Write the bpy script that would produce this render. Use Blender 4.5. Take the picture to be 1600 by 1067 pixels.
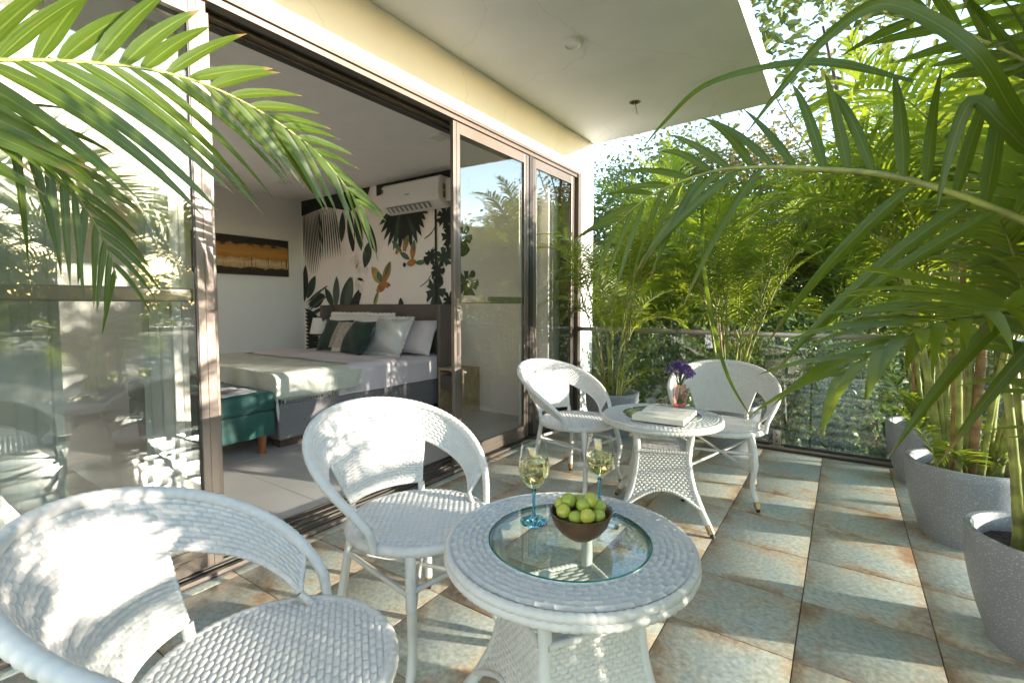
import bpy, math, random
import numpy as np
from mathutils import Vector, Matrix

R = math.radians
scene = bpy.context.scene
for o in list(bpy.data.objects):
    bpy.data.objects.remove(o)
COL = scene.collection

# ------------------------------------------------------------------ camera
cam_data = bpy.data.cameras.new('camera')
cam = bpy.data.objects.new('camera', cam_data)
COL.objects.link(cam)
cam.location = (0.0, 0.0, 1.15)
cam.rotation_euler = (R(90 - 3.08), 0, R(34.5))
cam_data.sensor_width = 36.0
cam_data.lens = 755.0 / 1600.0 * 36.0
cam_data.shift_y = -15.5 / 1600.0
cam_data.clip_start = 0.02
cam_data.clip_end = 600
scene.camera = cam

# ------------------------------------------------------------------ sky and sun
SUN_AZ = 72.5      # degrees from +Y towards +X
SUN_EL = 9.3
world = bpy.data.worlds.new('World')
scene.world = world
world.use_nodes = True
wn = world.node_tree
bg = wn.nodes['Background']
sky = wn.nodes.new('ShaderNodeTexSky')
sky.sky_type = 'NISHITA'
sky.sun_disc = False
sky.sun_elevation = R(SUN_EL)
sky.sun_rotation = R(SUN_AZ)
sky.altitude = 100
sky.air_density = 1.0
sky.dust_density = 0.3
sky.ozone_density = 1.0
wn.links.new(sky.outputs[0], bg.inputs[0])
bg.inputs[1].default_value = 0.15

sd = bpy.data.lights.new('sun', 'SUN')
sd.energy = 2.0
sd.angle = R(0.6)
sd.color = (1.0, 0.89, 0.77)
sun = bpy.data.objects.new('sun', sd)
COL.objects.link(sun)
sdir = Vector((math.sin(R(SUN_AZ)) * math.cos(R(SUN_EL)), math.cos(R(SUN_AZ)) * math.cos(R(SUN_EL)), math.sin(R(SUN_EL))))
sun.rotation_euler = sdir.to_track_quat('Z', 'Y').to_euler()

scene.view_settings.view_transform = 'Standard'
scene.view_settings.look = 'None'
scene.view_settings.gamma = 1.0
scene.view_settings.use_curve_mapping = False
scene.view_settings.exposure = 2.95
scene.render.engine = 'CYCLES'
scene.cycles.max_bounces = 12
scene.cycles.transparent_max_bounces = 24
scene.cycles.transmission_bounces = 8
scene.cycles.glossy_bounces = 5
scene.cycles.diffuse_bounces = 8
scene.cycles.caustics_reflective = False
scene.cycles.caustics_refractive = False
scene.cycles.sample_clamp_indirect = 6.0

rnd = random.Random(7)
nrng = np.random.default_rng(11)


# ------------------------------------------------------------------ helpers
def tag(o, label=None, cat=None, group=None, kind=None):
    if label: o['label'] = label
    if cat: o['category'] = cat
    if group: o['group'] = group
    if kind: o['kind'] = kind
    return o


def empty(name, loc=(0, 0, 0), rz=0.0, label=None, cat=None, group=None, parent=None):
    o = bpy.data.objects.new(name, None)
    COL.objects.link(o)
    o.location = loc
    o.rotation_euler = (0, 0, rz)
    o.empty_display_size = 0.05
    o.parent = parent
    return tag(o, label, cat, group)


def link(name, me, parent=None, loc=None, rot=None, scale=None):
    o = bpy.data.objects.new(name, me)
    COL.objects.link(o)
    o.parent = parent
    if loc is not None: o.location = loc
    if rot is not None: o.rotation_euler = rot
    if scale is not None: o.scale = scale
    return o


def copy_tree(o, parent=None):
    c = o.copy()
    COL.objects.link(c)
    c.parent = parent
    for ch in [x for x in bpy.data.objects if x.parent == o]:
        copy_tree(ch, c)
    return c


class MB:
    """collects vertices and faces, builds ONE mesh"""
    def __init__(self):
        self.v = []; self.f = []; self.n = 0; self.mi = []
        self.cur = 0

    def add(self, verts, faces):
        verts = np.asarray(verts, float).reshape(-1, 3)
        self.v.append(verts)
        n = self.n
        self.f.extend([tuple(int(i) + n for i in f) for f in faces])
        self.mi.extend([self.cur] * len(faces))
        self.n += len(verts)
        return self

    def box(self, x0, x1, y0, y1, z0, z1, bevel=0.0):
        if bevel <= 0:
            v = [(x0, y0, z0), (x1, y0, z0), (x1, y1, z0), (x0, y1, z0), (x0, y0, z1), (x1, y0, z1), (x1, y1, z1), (x0, y1, z1)]
            f = [(0, 3, 2, 1), (4, 5, 6, 7), (0, 1, 5, 4), (1, 2, 6, 5), (2, 3, 7, 6), (3, 0, 4, 7)]
            return self.add(v, f)
        b = bevel
        import bmesh
        bm = bmesh.new()
        bmesh.ops.create_cube(bm, size=1.0)
        bmesh.ops.scale(bm, vec=(x1 - x0, y1 - y0, z1 - z0), verts=bm.verts)
        bmesh.ops.translate(bm, vec=((x0 + x1) / 2, (y0 + y1) / 2, (z0 + z1) / 2), verts=bm.verts)
        bmesh.ops.bevel(bm, geom=list(bm.edges), offset=b, segments=2 if b < .02 else 4, profile=.5, affect='EDGES')
        bm.verts.index_update()
        self.add([v.co[:] for v in bm.verts], [[v.index for v in f.verts] for f in bm.faces])
        bm.free()
        return self

    def grid(self, P, close_u=False, mask=None):
        """P: (nu,nv,3)"""
        nu, nv = P.shape[:2]
        idx = np.arange(nu * nv).reshape(nu, nv)
        if close_u:
            idx = np.vstack([idx, idx[:1]])
        a = idx[:-1, :-1].ravel(); b = idx[1:, :-1].ravel(); c = idx[1:, 1:].ravel(); d = idx[:-1, 1:].ravel()
        F = np.stack([a, b, c, d], -1)
        if mask is not None:
            F = F[mask.ravel()]
        return self.add(P.reshape(-1, 3), F.tolist())

    def lathe(self, prof, center=(0, 0, 0), seg=32):
        """prof: list of (r,z)"""
        prof = np.asarray(prof, float)
        a = np.linspace(0, 2 * np.pi, seg, endpoint=False)
        P = np.zeros((seg, len(prof), 3))
        P[:, :, 0] = np.cos(a)[:, None] * prof[None, :, 0] + center[0]
        P[:, :, 1] = np.sin(a)[:, None] * prof[None, :, 0] + center[1]
        P[:, :, 2] = prof[None, :, 1] + center[2]
        return self.grid(P, close_u=True)

    def tube(self, path, r, seg=8, wrap=0.0, amp=0.0, caps=True, sub=0):
        """wrapped tube along a path; wrap = spacing of wound strands"""
        path = np.asarray(path, float)
        r = np.full(len(path), float(r)) if np.isscalar(r) else np.asarray(r, float)
        if sub:
            path, r = smooth_path(path, r, sub)
        d = np.linalg.norm(np.diff(path, axis=0), axis=1)
        s = np.concatenate([[0], np.cumsum(d)])
        if wrap > 0:
            n = max(4, int(s[-1] / wrap * 5))
            t = np.linspace(0, s[-1], n)
            path = np.stack([np.interp(t, s, path[:, k]) for k in range(3)], -1)
            r = np.interp(t, s, r)
            ph = (t / wrap) % 1.0
            r = r + amp * (np.where(ph < .8, .25 + .25 * np.sin(np.pi * ph / .8), -.45))
        T = np.gradient(path, axis=0)
        T /= np.linalg.norm(T, axis=1)[:, None] + 1e-9
        ref = np.array([0, 0, 1.0]) if abs(T[0][2]) < .9 else np.array([1.0, 0, 0])
        N = np.zeros_like(T)
        n0 = ref - T[0] * (ref @ T[0]); n0 /= np.linalg.norm(n0)
        for i in range(len(T)):
            n0 = n0 - T[i] * (n0 @ T[i]); n0 /= np.linalg.norm(n0) + 1e-9
            N[i] = n0
        B = np.cross(T, N)
        a = np.linspace(0, 2 * np.pi, seg, endpoint=False)
        P = path[None] + (np.cos(a)[:, None, None] * N[None] + np.sin(a)[:, None, None] * B[None]) * r[None, :, None]
        base = self.n
        self.grid(P, close_u=True)
        if caps:
            m = len(path)
            self.f.append(tuple(base + i * m for i in range(seg))); self.mi.append(self.cur)
            self.f.append(tuple(base + (seg - 1 - i) * m + m - 1 for i in range(seg))); self.mi.append(self.cur)
        return self

    def mesh(self, name, mats=None, smooth=False):
        me = bpy.data.meshes.new(name)
        V = np.concatenate(self.v) if self.v else np.zeros((0, 3))
        me.from_pydata(V.tolist(), [], self.f)
        if mats is not None:
            for m in (mats if isinstance(mats, (list, tuple)) else [mats]):
                me.materials.append(m)
        if len(set(self.mi)) > 1:
            me.polygons.foreach_set('material_index', self.mi)
        if smooth:
            me.polygons.foreach_set('use_smooth', [True] * len(me.polygons))
            if smooth != 'all':
                me.set_sharp_from_angle(angle=R(40 if smooth is True else smooth))
        me.update()
        return me

    def build(self, name, mats, parent=None, smooth=False, loc=None, rot=None):
        return link(name, self.mesh(name, mats, smooth), parent, loc, rot)


def smooth_path(path, r, sub):
    P = np.vstack([2 * path[0] - path[1], path, 2 * path[-1] - path[-2]])
    out = []; ro = []
    for i in range(1, len(P) - 2):
        p0, p1, p2, p3 = P[i - 1], P[i], P[i + 1], P[i + 2]
        for k in range(sub):
            t = k / sub
            out.append(.5 * ((2 * p1) + (-p0 + p2) * t + (2 * p0 - 5 * p1 + 4 * p2 - p3) * t * t + (-p0 + 3 * p1 - 3 * p2 + p3) * t ** 3))
            ro.append(r[i - 1] * (1 - t) + r[i] * t)
    out.append(path[-1]); ro.append(r[-1])
    return np.array(out), np.array(ro)


# ------------------------------------------------------------------ materials
MATS = {}


def new_mat(name):
    m = bpy.data.materials.new(name)
    m.use_nodes = True
    nt = m.node_tree
    MATS[name] = m
    return m, nt, nt.nodes['Principled BSDF']


def noise_mix(nt, c1, c2, scale, detail=4, lo=.35, hi=.65, coord='Object', extra=None):
    tc = nt.nodes.new('ShaderNodeTexCoord')
    nz = nt.nodes.new('ShaderNodeTexNoise'); nz.inputs['Scale'].default_value = scale; nz.inputs['Detail'].default_value = detail
    nt.links.new(tc.outputs[coord], nz.inputs['Vector'])
    cr = nt.nodes.new('ShaderNodeValToRGB')
    cr.color_ramp.elements[0].position = lo; cr.color_ramp.elements[0].color = (*c1, 1)
    cr.color_ramp.elements[1].position = hi; cr.color_ramp.elements[1].color = (*c2, 1)
    nt.links.new(nz.outputs['Fac'], cr.inputs['Fac'])
    return cr, nz, tc


def simple(name, col, rough=.5, metal=0.0, var=.12, vscale=6, bump=0.0, bscale=80, spec=.5, coord='Object', sheen=0):
    m, nt, b = new_mat(name)
    c2 = tuple(min(1, c * (1 + var)) for c in col); c1 = tuple(c * (1 - var) for c in col)
    cr, nz, tc = noise_mix(nt, c1, c2, vscale, coord=coord)
    nt.links.new(cr.outputs[0], b.inputs['Base Color'])
    b.inputs['Roughness'].default_value = rough
    b.inputs['Metallic'].default_value = metal
    b.inputs['Specular IOR Level'].default_value = spec
    if sheen:
        b.inputs['Sheen Weight'].default_value = sheen
    if bump:
        n2 = nt.nodes.new('ShaderNodeTexNoise'); n2.inputs['Scale'].default_value = bscale; n2.inputs['Detail'].default_value = 3
        nt.links.new(tc.outputs[coord], n2.inputs['Vector'])
        bp = nt.nodes.new('ShaderNodeBump'); bp.inputs['Strength'].default_value = bump; bp.inputs['Distance'].default_value = .01
        nt.links.new(n2.outputs['Fac'], bp.inputs['Height'])
        nt.links.new(bp.outputs[0], b.inputs['Normal'])
    return m


def plaster(name, col, scale=1.0):
    m, nt, b = new_mat(name)
    cr, nz, tc = noise_mix(nt, tuple(c * .93 for c in col), col, 1.4 * scale, detail=8, lo=.35, hi=.6)
    vo = nt.nodes.new('ShaderNodeTexVoronoi'); vo.feature = 'DISTANCE_TO_EDGE'; vo.inputs['Scale'].default_value = 1.1
    wn_ = nt.nodes.new('ShaderNodeTexNoise'); wn_.inputs['Scale'].default_value = 3; wn_.inputs['Detail'].default_value = 6
    nt.links.new(tc.outputs['Object'], wn_.inputs['Vector'])
    mxv = nt.nodes.new('ShaderNodeMix'); mxv.data_type = 'RGBA'; mxv.inputs['Factor'].default_value = .25
    nt.links.new(tc.outputs['Object'], mxv.inputs['A']); nt.links.new(wn_.outputs['Color'], mxv.inputs['B'])
    nt.links.new(mxv.outputs['Result'], vo.inputs['Vector'])
    mr = nt.nodes.new('ShaderNodeMapRange'); mr.inputs['From Min'].default_value = .0; mr.inputs['From Max'].default_value = .006; mr.inputs['To Min'].default_value = .86
    nt.links.new(vo.outputs['Distance'], mr.inputs['Value'])
    mm = nt.nodes.new('ShaderNodeMix'); mm.data_type = 'RGBA'; mm.blend_type = 'MULTIPLY'; mm.inputs['Factor'].default_value = .7
    nt.links.new(cr.outputs[0], mm.inputs['A']); nt.links.new(mr.outputs[0], mm.inputs['B'])
    nt.links.new(mm.outputs['Result'], b.inputs['Base Color'])
    b.inputs['Roughness'].default_value = .8
    n2 = nt.nodes.new('ShaderNodeTexNoise'); n2.inputs['Scale'].default_value = 70; n2.inputs['Detail'].default_value = 4
    nt.links.new(tc.outputs['Object'], n2.inputs['Vector'])
    bp = nt.nodes.new('ShaderNodeBump'); bp.inputs['Strength'].default_value = .12; bp.inputs['Distance'].default_value = .006
    nt.links.new(n2.outputs['Fac'], bp.inputs['Height']); nt.links.new(bp.outputs[0], b.inputs['Normal'])
    return m


def glass_mat(name, tint=(1, 1, 1), refl=.12, rough=0.0):
    """thin sheet glass: sees through, mirrors part of the light, casts only faint shade"""
    m, nt, b = new_mat(name)
    nt.nodes.remove(b)
    out = nt.nodes['Material Output']
    tr = nt.nodes.new('ShaderNodeBsdfTransparent'); tr.inputs[0].default_value = (*tint, 1)
    gl = nt.nodes.new('ShaderNodeBsdfGlossy'); gl.inputs['Roughness'].default_value = rough
    lw = nt.nodes.new('ShaderNodeLayerWeight'); lw.inputs[0].default_value = .5
    fr = nt.nodes.new('ShaderNodeMath'); fr.operation = 'POWER'; fr.inputs[1].default_value = 4.0
    nt.links.new(lw.outputs['Facing'], fr.inputs[0])
    ma = nt.nodes.new('ShaderNodeMath'); ma.operation = 'MULTIPLY_ADD'; ma.inputs[1].default_value = .8; ma.inputs[2].default_value = refl
    cl = nt.nodes.new('ShaderNodeClamp')
    mx = nt.nodes.new('ShaderNodeMixShader')
    nt.links.new(fr.outputs[0], ma.inputs[0]); nt.links.new(ma.outputs[0], cl.inputs[0])
    nt.links.new(cl.outputs[0], mx.inputs[0]); nt.links.new(tr.outputs[0], mx.inputs[1]); nt.links.new(gl.outputs[0], mx.inputs[2])
    nt.links.new(mx.outputs[0], out.inputs[0])
    return m


def leaf_mat(name, c1, c2, trans=(.30, .42, .05), tw=.35, rough=.4, spots=0.0, veins=False):
    m, nt, b = new_mat(name)
    out = nt.nodes['Material Output']
    geo = nt.nodes.new('ShaderNodeNewGeometry')
    cr, nz, tc = noise_mix(nt, c1, c2, 3.0)
    mix = nt.nodes.new('ShaderNodeMix'); mix.data_type = 'RGBA'; mix.blend_type = 'MIX'
    cr2 = nt.nodes.new('ShaderNodeValToRGB')
    cr2.color_ramp.elements[0].color = (*c1, 1); cr2.color_ramp.elements[1].color = (*c2, 1)
    nt.links.new(geo.outputs['Random Per Island'], cr2.inputs[0])
    mix.inputs['Factor'].default_value = .55
    nt.links.new(cr.outputs[0], mix.inputs['A']); nt.links.new(cr2.outputs[0], mix.inputs['B'])
    src = mix.outputs['Result']
    if spots:
        n3 = nt.nodes.new('ShaderNodeTexNoise'); n3.inputs['Scale'].default_value = 38; n3.inputs['Detail'].default_value = 2
        nt.links.new(tc.outputs['Object'], n3.inputs['Vector'])
        r3 = nt.nodes.new('ShaderNodeValToRGB')
        r3.color_ramp.elements[0].position = .70; r3.color_ramp.elements[0].color = (0, 0, 0, 1)
        r3.color_ramp.elements[1].position = .76; r3.color_ramp.elements[1].color = (spots, spots, spots, 1)
        nt.links.new(n3.outputs['Fac'], r3.inputs[0])
        m2 = nt.nodes.new('ShaderNodeMix'); m2.data_type = 'RGBA'
        nt.links.new(r3.outputs[0], m2.inputs['Factor']); nt.links.new(src, m2.inputs['A'])
        m2.inputs['B'].default_value = (.16, .08, .02, 1)
        src = m2.outputs['Result']
    if veins:
        # lengthwise veins, pale midrib and dry tip, from the blade's own coordinates (u across, v along)
        uv = nt.nodes.new('ShaderNodeUVMap'); uv.uv_map = 'blade'
        sp = nt.nodes.new('ShaderNodeSeparateXYZ'); nt.links.new(uv.outputs[0], sp.inputs[0])
        mp = nt.nodes.new('ShaderNodeMapping'); mp.inputs['Scale'].default_value = (26, 1.2, 1); nt.links.new(uv.outputs[0], mp.inputs[0])
        oi = nt.nodes.new('ShaderNodeObjectInfo')
        av = nt.nodes.new('ShaderNodeVectorMath'); av.operation = 'ADD'; nt.links.new(mp.outputs[0], av.inputs[0])
        mu = nt.nodes.new('ShaderNodeMath'); mu.operation = 'MULTIPLY'; mu.inputs[1].default_value = 50; nt.links.new(oi.outputs['Random'], mu.inputs[0]); nt.links.new(mu.outputs[0], av.inputs[1])
        n4 = nt.nodes.new('ShaderNodeTexNoise'); n4.inputs['Scale'].default_value = 1.0; n4.inputs['Detail'].default_value = 3; nt.links.new(av.outputs[0], n4.inputs['Vector'])
        r4 = nt.nodes.new('ShaderNodeValToRGB'); r4.color_ramp.elements[0].position = .3; r4.color_ramp.elements[0].color = (.62, .66, .6, 1)
        r4.color_ramp.elements[1].position = .7; r4.color_ramp.elements[1].color = (1.3, 1.25, 1.2, 1); nt.links.new(n4.outputs['Fac'], r4.inputs[0])
        m4 = nt.nodes.new('ShaderNodeMix'); m4.data_type = 'RGBA'; m4.blend_type = 'MULTIPLY'; m4.inputs['Factor'].default_value = 1
        nt.links.new(src, m4.inputs['A']); nt.links.new(r4.outputs[0], m4.inputs['B'])
        cp = nt.nodes.new('ShaderNodeMath'); cp.operation = 'COMPARE'; cp.inputs[1].default_value = .5; cp.inputs[2].default_value = .045; nt.links.new(sp.outputs[0], cp.inputs[0])
        m5 = nt.nodes.new('ShaderNodeMix'); m5.data_type = 'RGBA'; nt.links.new(m4.outputs['Result'], m5.inputs['A']); m5.inputs['B'].default_value = (.24, .30, .06, 1)
        h5 = nt.nodes.new('ShaderNodeMath'); h5.operation = 'MULTIPLY'; h5.inputs[1].default_value = .35; nt.links.new(cp.outputs[0], h5.inputs[0]); nt.links.new(h5.outputs[0], m5.inputs['Factor'])
        ad = nt.nodes.new('ShaderNodeMath'); ad.operation = 'MULTIPLY_ADD'; ad.inputs[1].default_value = .16; nt.links.new(oi.outputs['Random'], ad.inputs[0]); nt.links.new(sp.outputs[1], ad.inputs[2])
        tp = nt.nodes.new('ShaderNodeMapRange'); tp.inputs['From Min'].default_value = 1.0; tp.inputs['From Max'].default_value = 1.06; nt.links.new(ad.outputs[0], tp.inputs['Value'])
        m6 = nt.nodes.new('ShaderNodeMix'); m6.data_type = 'RGBA'; nt.links.new(tp.outputs[0], m6.inputs['Factor']); nt.links.new(m5.outputs['Result'], m6.inputs['A']); m6.inputs['B'].default_value = (.22, .14, .05, 1)
        src = m6.outputs['Result']
    nt.links.new(src, b.inputs['Base Color'])
    b.inputs['Roughness'].default_value = rough
    tl = nt.nodes.new('ShaderNodeBsdfTranslucent')
    hs = nt.nodes.new('ShaderNodeMix'); hs.data_type = 'RGBA'; hs.blend_type = 'MULTIPLY'; hs.inputs['Factor'].default_value = 0.0
    mt = nt.nodes.new('ShaderNodeMix'); mt.data_type = 'RGBA'; mt.inputs['Factor'].default_value = .72
    nt.links.new(src, mt.inputs['A']); mt.inputs['B'].default_value = (*trans, 1)
    nt.links.new(mt.outputs['Result'], tl.inputs[0])
    mx = nt.nodes.new('ShaderNodeMixShader'); mx.inputs[0].default_value = tw
    nt.links.new(b.outputs[0], mx.inputs[1]); nt.links.new(tl.outputs[0], mx.inputs[2])
    nt.links.new(mx.outputs[0], out.inputs[0])
    return m


M = {}
M['plaster'] = plaster('white_plaster', (.84, .84, .84))
M['soffit'] = plaster('soffit_paint', (.85, .85, .85))
M['room_wall'] = simple('room_paint', (.84, .82, .80), .8, var=.03, vscale=.8)
M['mural_ground'] = simple('mural_paint', (.84, .76, .72), .75, var=.06, vscale=1.1)
M['room_ceiling'] = simple('room_ceiling_paint', (.84, .82, .80), .85, var=.02)
M['bronze'] = simple('bronze_aluminium', (.165, .135, .115), .38, metal=.55, var=.08, vscale=3)
M['dark_metal'] = simple('dark_channel', (.035, .03, .028), .45, metal=.3, var=.1)
M['steel'] = simple('brushed_steel', (.33, .30, .27), .32, metal=.9, var=.08)
M['pane'] = glass_mat('door_glass', (.93, .94, .93), .12)
M['rail_glass'] = glass_mat('railing_glass', (.94, .97, .95), .09)
M['wicker'] = simple('white_wicker', (.575, .552, .515), .42, var=.03, vscale=30)
M['tube_white'] = simple('white_lacquered_tube', (.60, .59, .57), .35, var=.03)
M['brass'] = simple('brass_cap', (.40, .28, .15), .38, metal=.75, var=.15, vscale=30)
M['rubber'] = simple('black_rubber', (.015, .014, .014), .6)
M['grout'] = simple('dark_grout', (.17, .14, .11), .9, var=.3, vscale=20)
M['soil'] = simple('potting_soil', (.05, .03, .02), .95, var=.5, vscale=40, bump=.8, bscale=60)
M['ground'] = simple('garden_soil', (.045, .05, .025), .95, var=.5, vscale=2, bump=.5, bscale=8)
M['teal'] = simple('teal_velvet', (.004, .060, .050), .7, var=.25, vscale=5, sheen=.12)
M['bed_fabric'] = simple('grey_bed_fabric', (.17, .165, .17), .9, var=.25, vscale=160, bump=.4, bscale=300)
M['head_fabric'] = simple('brown_grey_fabric', (.13, .105, .09), .9, var=.2, vscale=120, bump=.4, bscale=300)
M['lilac'] = simple('lilac_sheet', (.60, .55, .58), .8, var=.03, vscale=3)
M['white_cloth'] = simple('white_linen', (.70, .69, .67), .85, var=.04, vscale=4)
M['grey_cloth'] = simple('pale_grey_linen', (.55, .57, .56), .85, var=.04, vscale=4)
M['green_velvet'] = simple('dark_green_velvet', (.010, .030, .022), .8, var=.3, vscale=9, sheen=.1)
M['wood'] = simple('orange_brown_wood', (.28, .09, .03), .4, var=.3, vscale=14)
M['dark_wood'] = simple('dark_wood', (.07, .04, .025), .5, var=.3, vscale=14)
M['pale_wood'] = simple('pale_wood', (.42, .30, .18), .5, var=.15, vscale=14)
M['shade'] = simple('lamp_shade_cloth', (.72, .70, .66), .9, var=.03)
M['white_plastic'] = simple('white_plastic', (.75, .74, .72), .35, var=.02)
M['grey_plastic'] = simple('grey_plastic', (.25, .25, .26), .5, var=.05)
M['dark'] = simple('black_plastic', (.02, .02, .02), .5)
M['paper'] = simple('book_paper', (.74, .68, .56), .8, var=.05, vscale=30)
M['curtain'] = simple('sheer_curtain', (.80, .77, .70), .9, var=.03)
M['gold'] = simple('gold_lettering', (.55, .38, .10), .4, metal=.6)
M['cane'] = simple('yellow_green_cane', (.22, .235, .05), .45, var=.6, vscale=12)
M['cane_old'] = simple('brown_cane_sheath', (.28, .16, .07), .7, var=.5, vscale=16)
M['bark'] = simple('tree_bark', (.09, .06, .04), .9, var=.4, vscale=9, bump=.6, bscale=20)
M['palm_leaf'] = leaf_mat('palm_leaf', (0.042, 0.092, 0.007), (0.120, 0.165, 0.012), (0.42, 0.50, 0.028), .48)
M['hero_leaf'] = leaf_mat('palm_leaf_near', (0.036, 0.080, 0.005), (0.090, 0.130, 0.009), (0.22, 0.31, 0.014), .38, spots=.9, veins=True)
M['vine_leaf'] = leaf_mat('vine_leaf', (0.039, 0.086, 0.026), (0.112, 0.172, 0.052), (0.258, 0.361, 0.086), .33)
M['tree_leaf'] = leaf_mat('tree_leaf', (0.039, 0.077, 0.017), (0.146, 0.163, 0.043), (0.292, 0.327, 0.060), .33)
M['tree_leaf_warm'] = leaf_mat('tree_leaf_warm', (0.086, 0.095, 0.017), (0.206, 0.146, 0.052), (0.361, 0.310, 0.069), .33)
M['far_leaf'] = leaf_mat('far_leaf', (.025, .05, .015), (.06, .09, .02), (.14, .2, .04), .2)
M['dry_leaf'] = leaf_mat('dry_leaf', (.20, .12, .05), (.30, .20, .08), (.3, .2, .08), .2)


def weave_bump_mat():
    pass


def make_pot_mat():
    m, nt, b = new_mat('grey_terrazzo_pot')
    tc = nt.nodes.new('ShaderNodeTexCoord')
    vo = nt.nodes.new('ShaderNodeTexVoronoi'); vo.inputs['Scale'].default_value = 130
    nt.links.new(tc.outputs['Object'], vo.inputs['Vector'])
    cr = nt.nodes.new('ShaderNodeValToRGB')
    cr.color_ramp.elements[0].position = .12; cr.color_ramp.elements[0].color = (.50, .51, .53, 1)
    cr.color_ramp.elements[1].position = .30; cr.color_ramp.elements[1].color = (.225, .235, .26, 1)
    nt.links.new(vo.outputs['Distance'], cr.inputs[0])
    nz = nt.nodes.new('ShaderNodeTexNoise'); nz.inputs['Scale'].default_value = 5; nz.inputs['Detail'].default_value = 6
    nt.links.new(tc.outputs['Object'], nz.inputs['Vector'])
    mx = nt.nodes.new('ShaderNodeMix'); mx.data_type = 'RGBA'; mx.blend_type = 'MULTIPLY'; mx.inputs['Factor'].default_value = .6
    nt.links.new(cr.outputs[0], mx.inputs['A']); nt.links.new(nz.outputs['Color'], mx.inputs['B'])
    r2 = nt.nodes.new('ShaderNodeValToRGB')
    r2.color_ramp.elements[0].color = (.65, .62, .6, 1); r2.color_ramp.elements[1].color = (1.25, 1.25, 1.25, 1)
    nt.links.new(nz.outputs['Fac'], r2.inputs[0]); nt.links.new(r2.outputs[0], mx.inputs['B'])
    n5 = nt.nodes.new('ShaderNodeTexNoise'); n5.inputs['Scale'].default_value = 7; n5.inputs['Detail'].default_value = 8; n5.inputs['Roughness'].default_value = .7
    nt.links.new(tc.outputs['Object'], n5.inputs['Vector'])
    r5 = nt.nodes.new('ShaderNodeMapRange'); r5.inputs['From Min'].default_value = .55; r5.inputs['From Max'].default_value = .72; r5.inputs['To Max'].default_value = .35
    nt.links.new(n5.outputs['Fac'], r5.inputs['Value'])
    m5 = nt.nodes.new('ShaderNodeMix'); m5.data_type = 'RGBA'; nt.links.new(r5.outputs[0], m5.inputs['Factor'])
    nt.links.new(mx.outputs['Result'], m5.inputs['A']); m5.inputs['B'].default_value = (.20, .165, .13, 1)
    nt.links.new(m5.outputs['Result'], b.inputs['Base Color'])
    b.inputs['Roughness'].default_value = .42
    bp = nt.nodes.new('ShaderNodeBump'); bp.inputs['Strength'].default_value = .15; bp.inputs['Distance'].default_value = .004
    nt.links.new(vo.outputs['Distance'], bp.inputs['Height']); nt.links.new(bp.outputs[0], b.inputs['Normal'])
    return m


M['pot'] = make_pot_mat()


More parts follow.
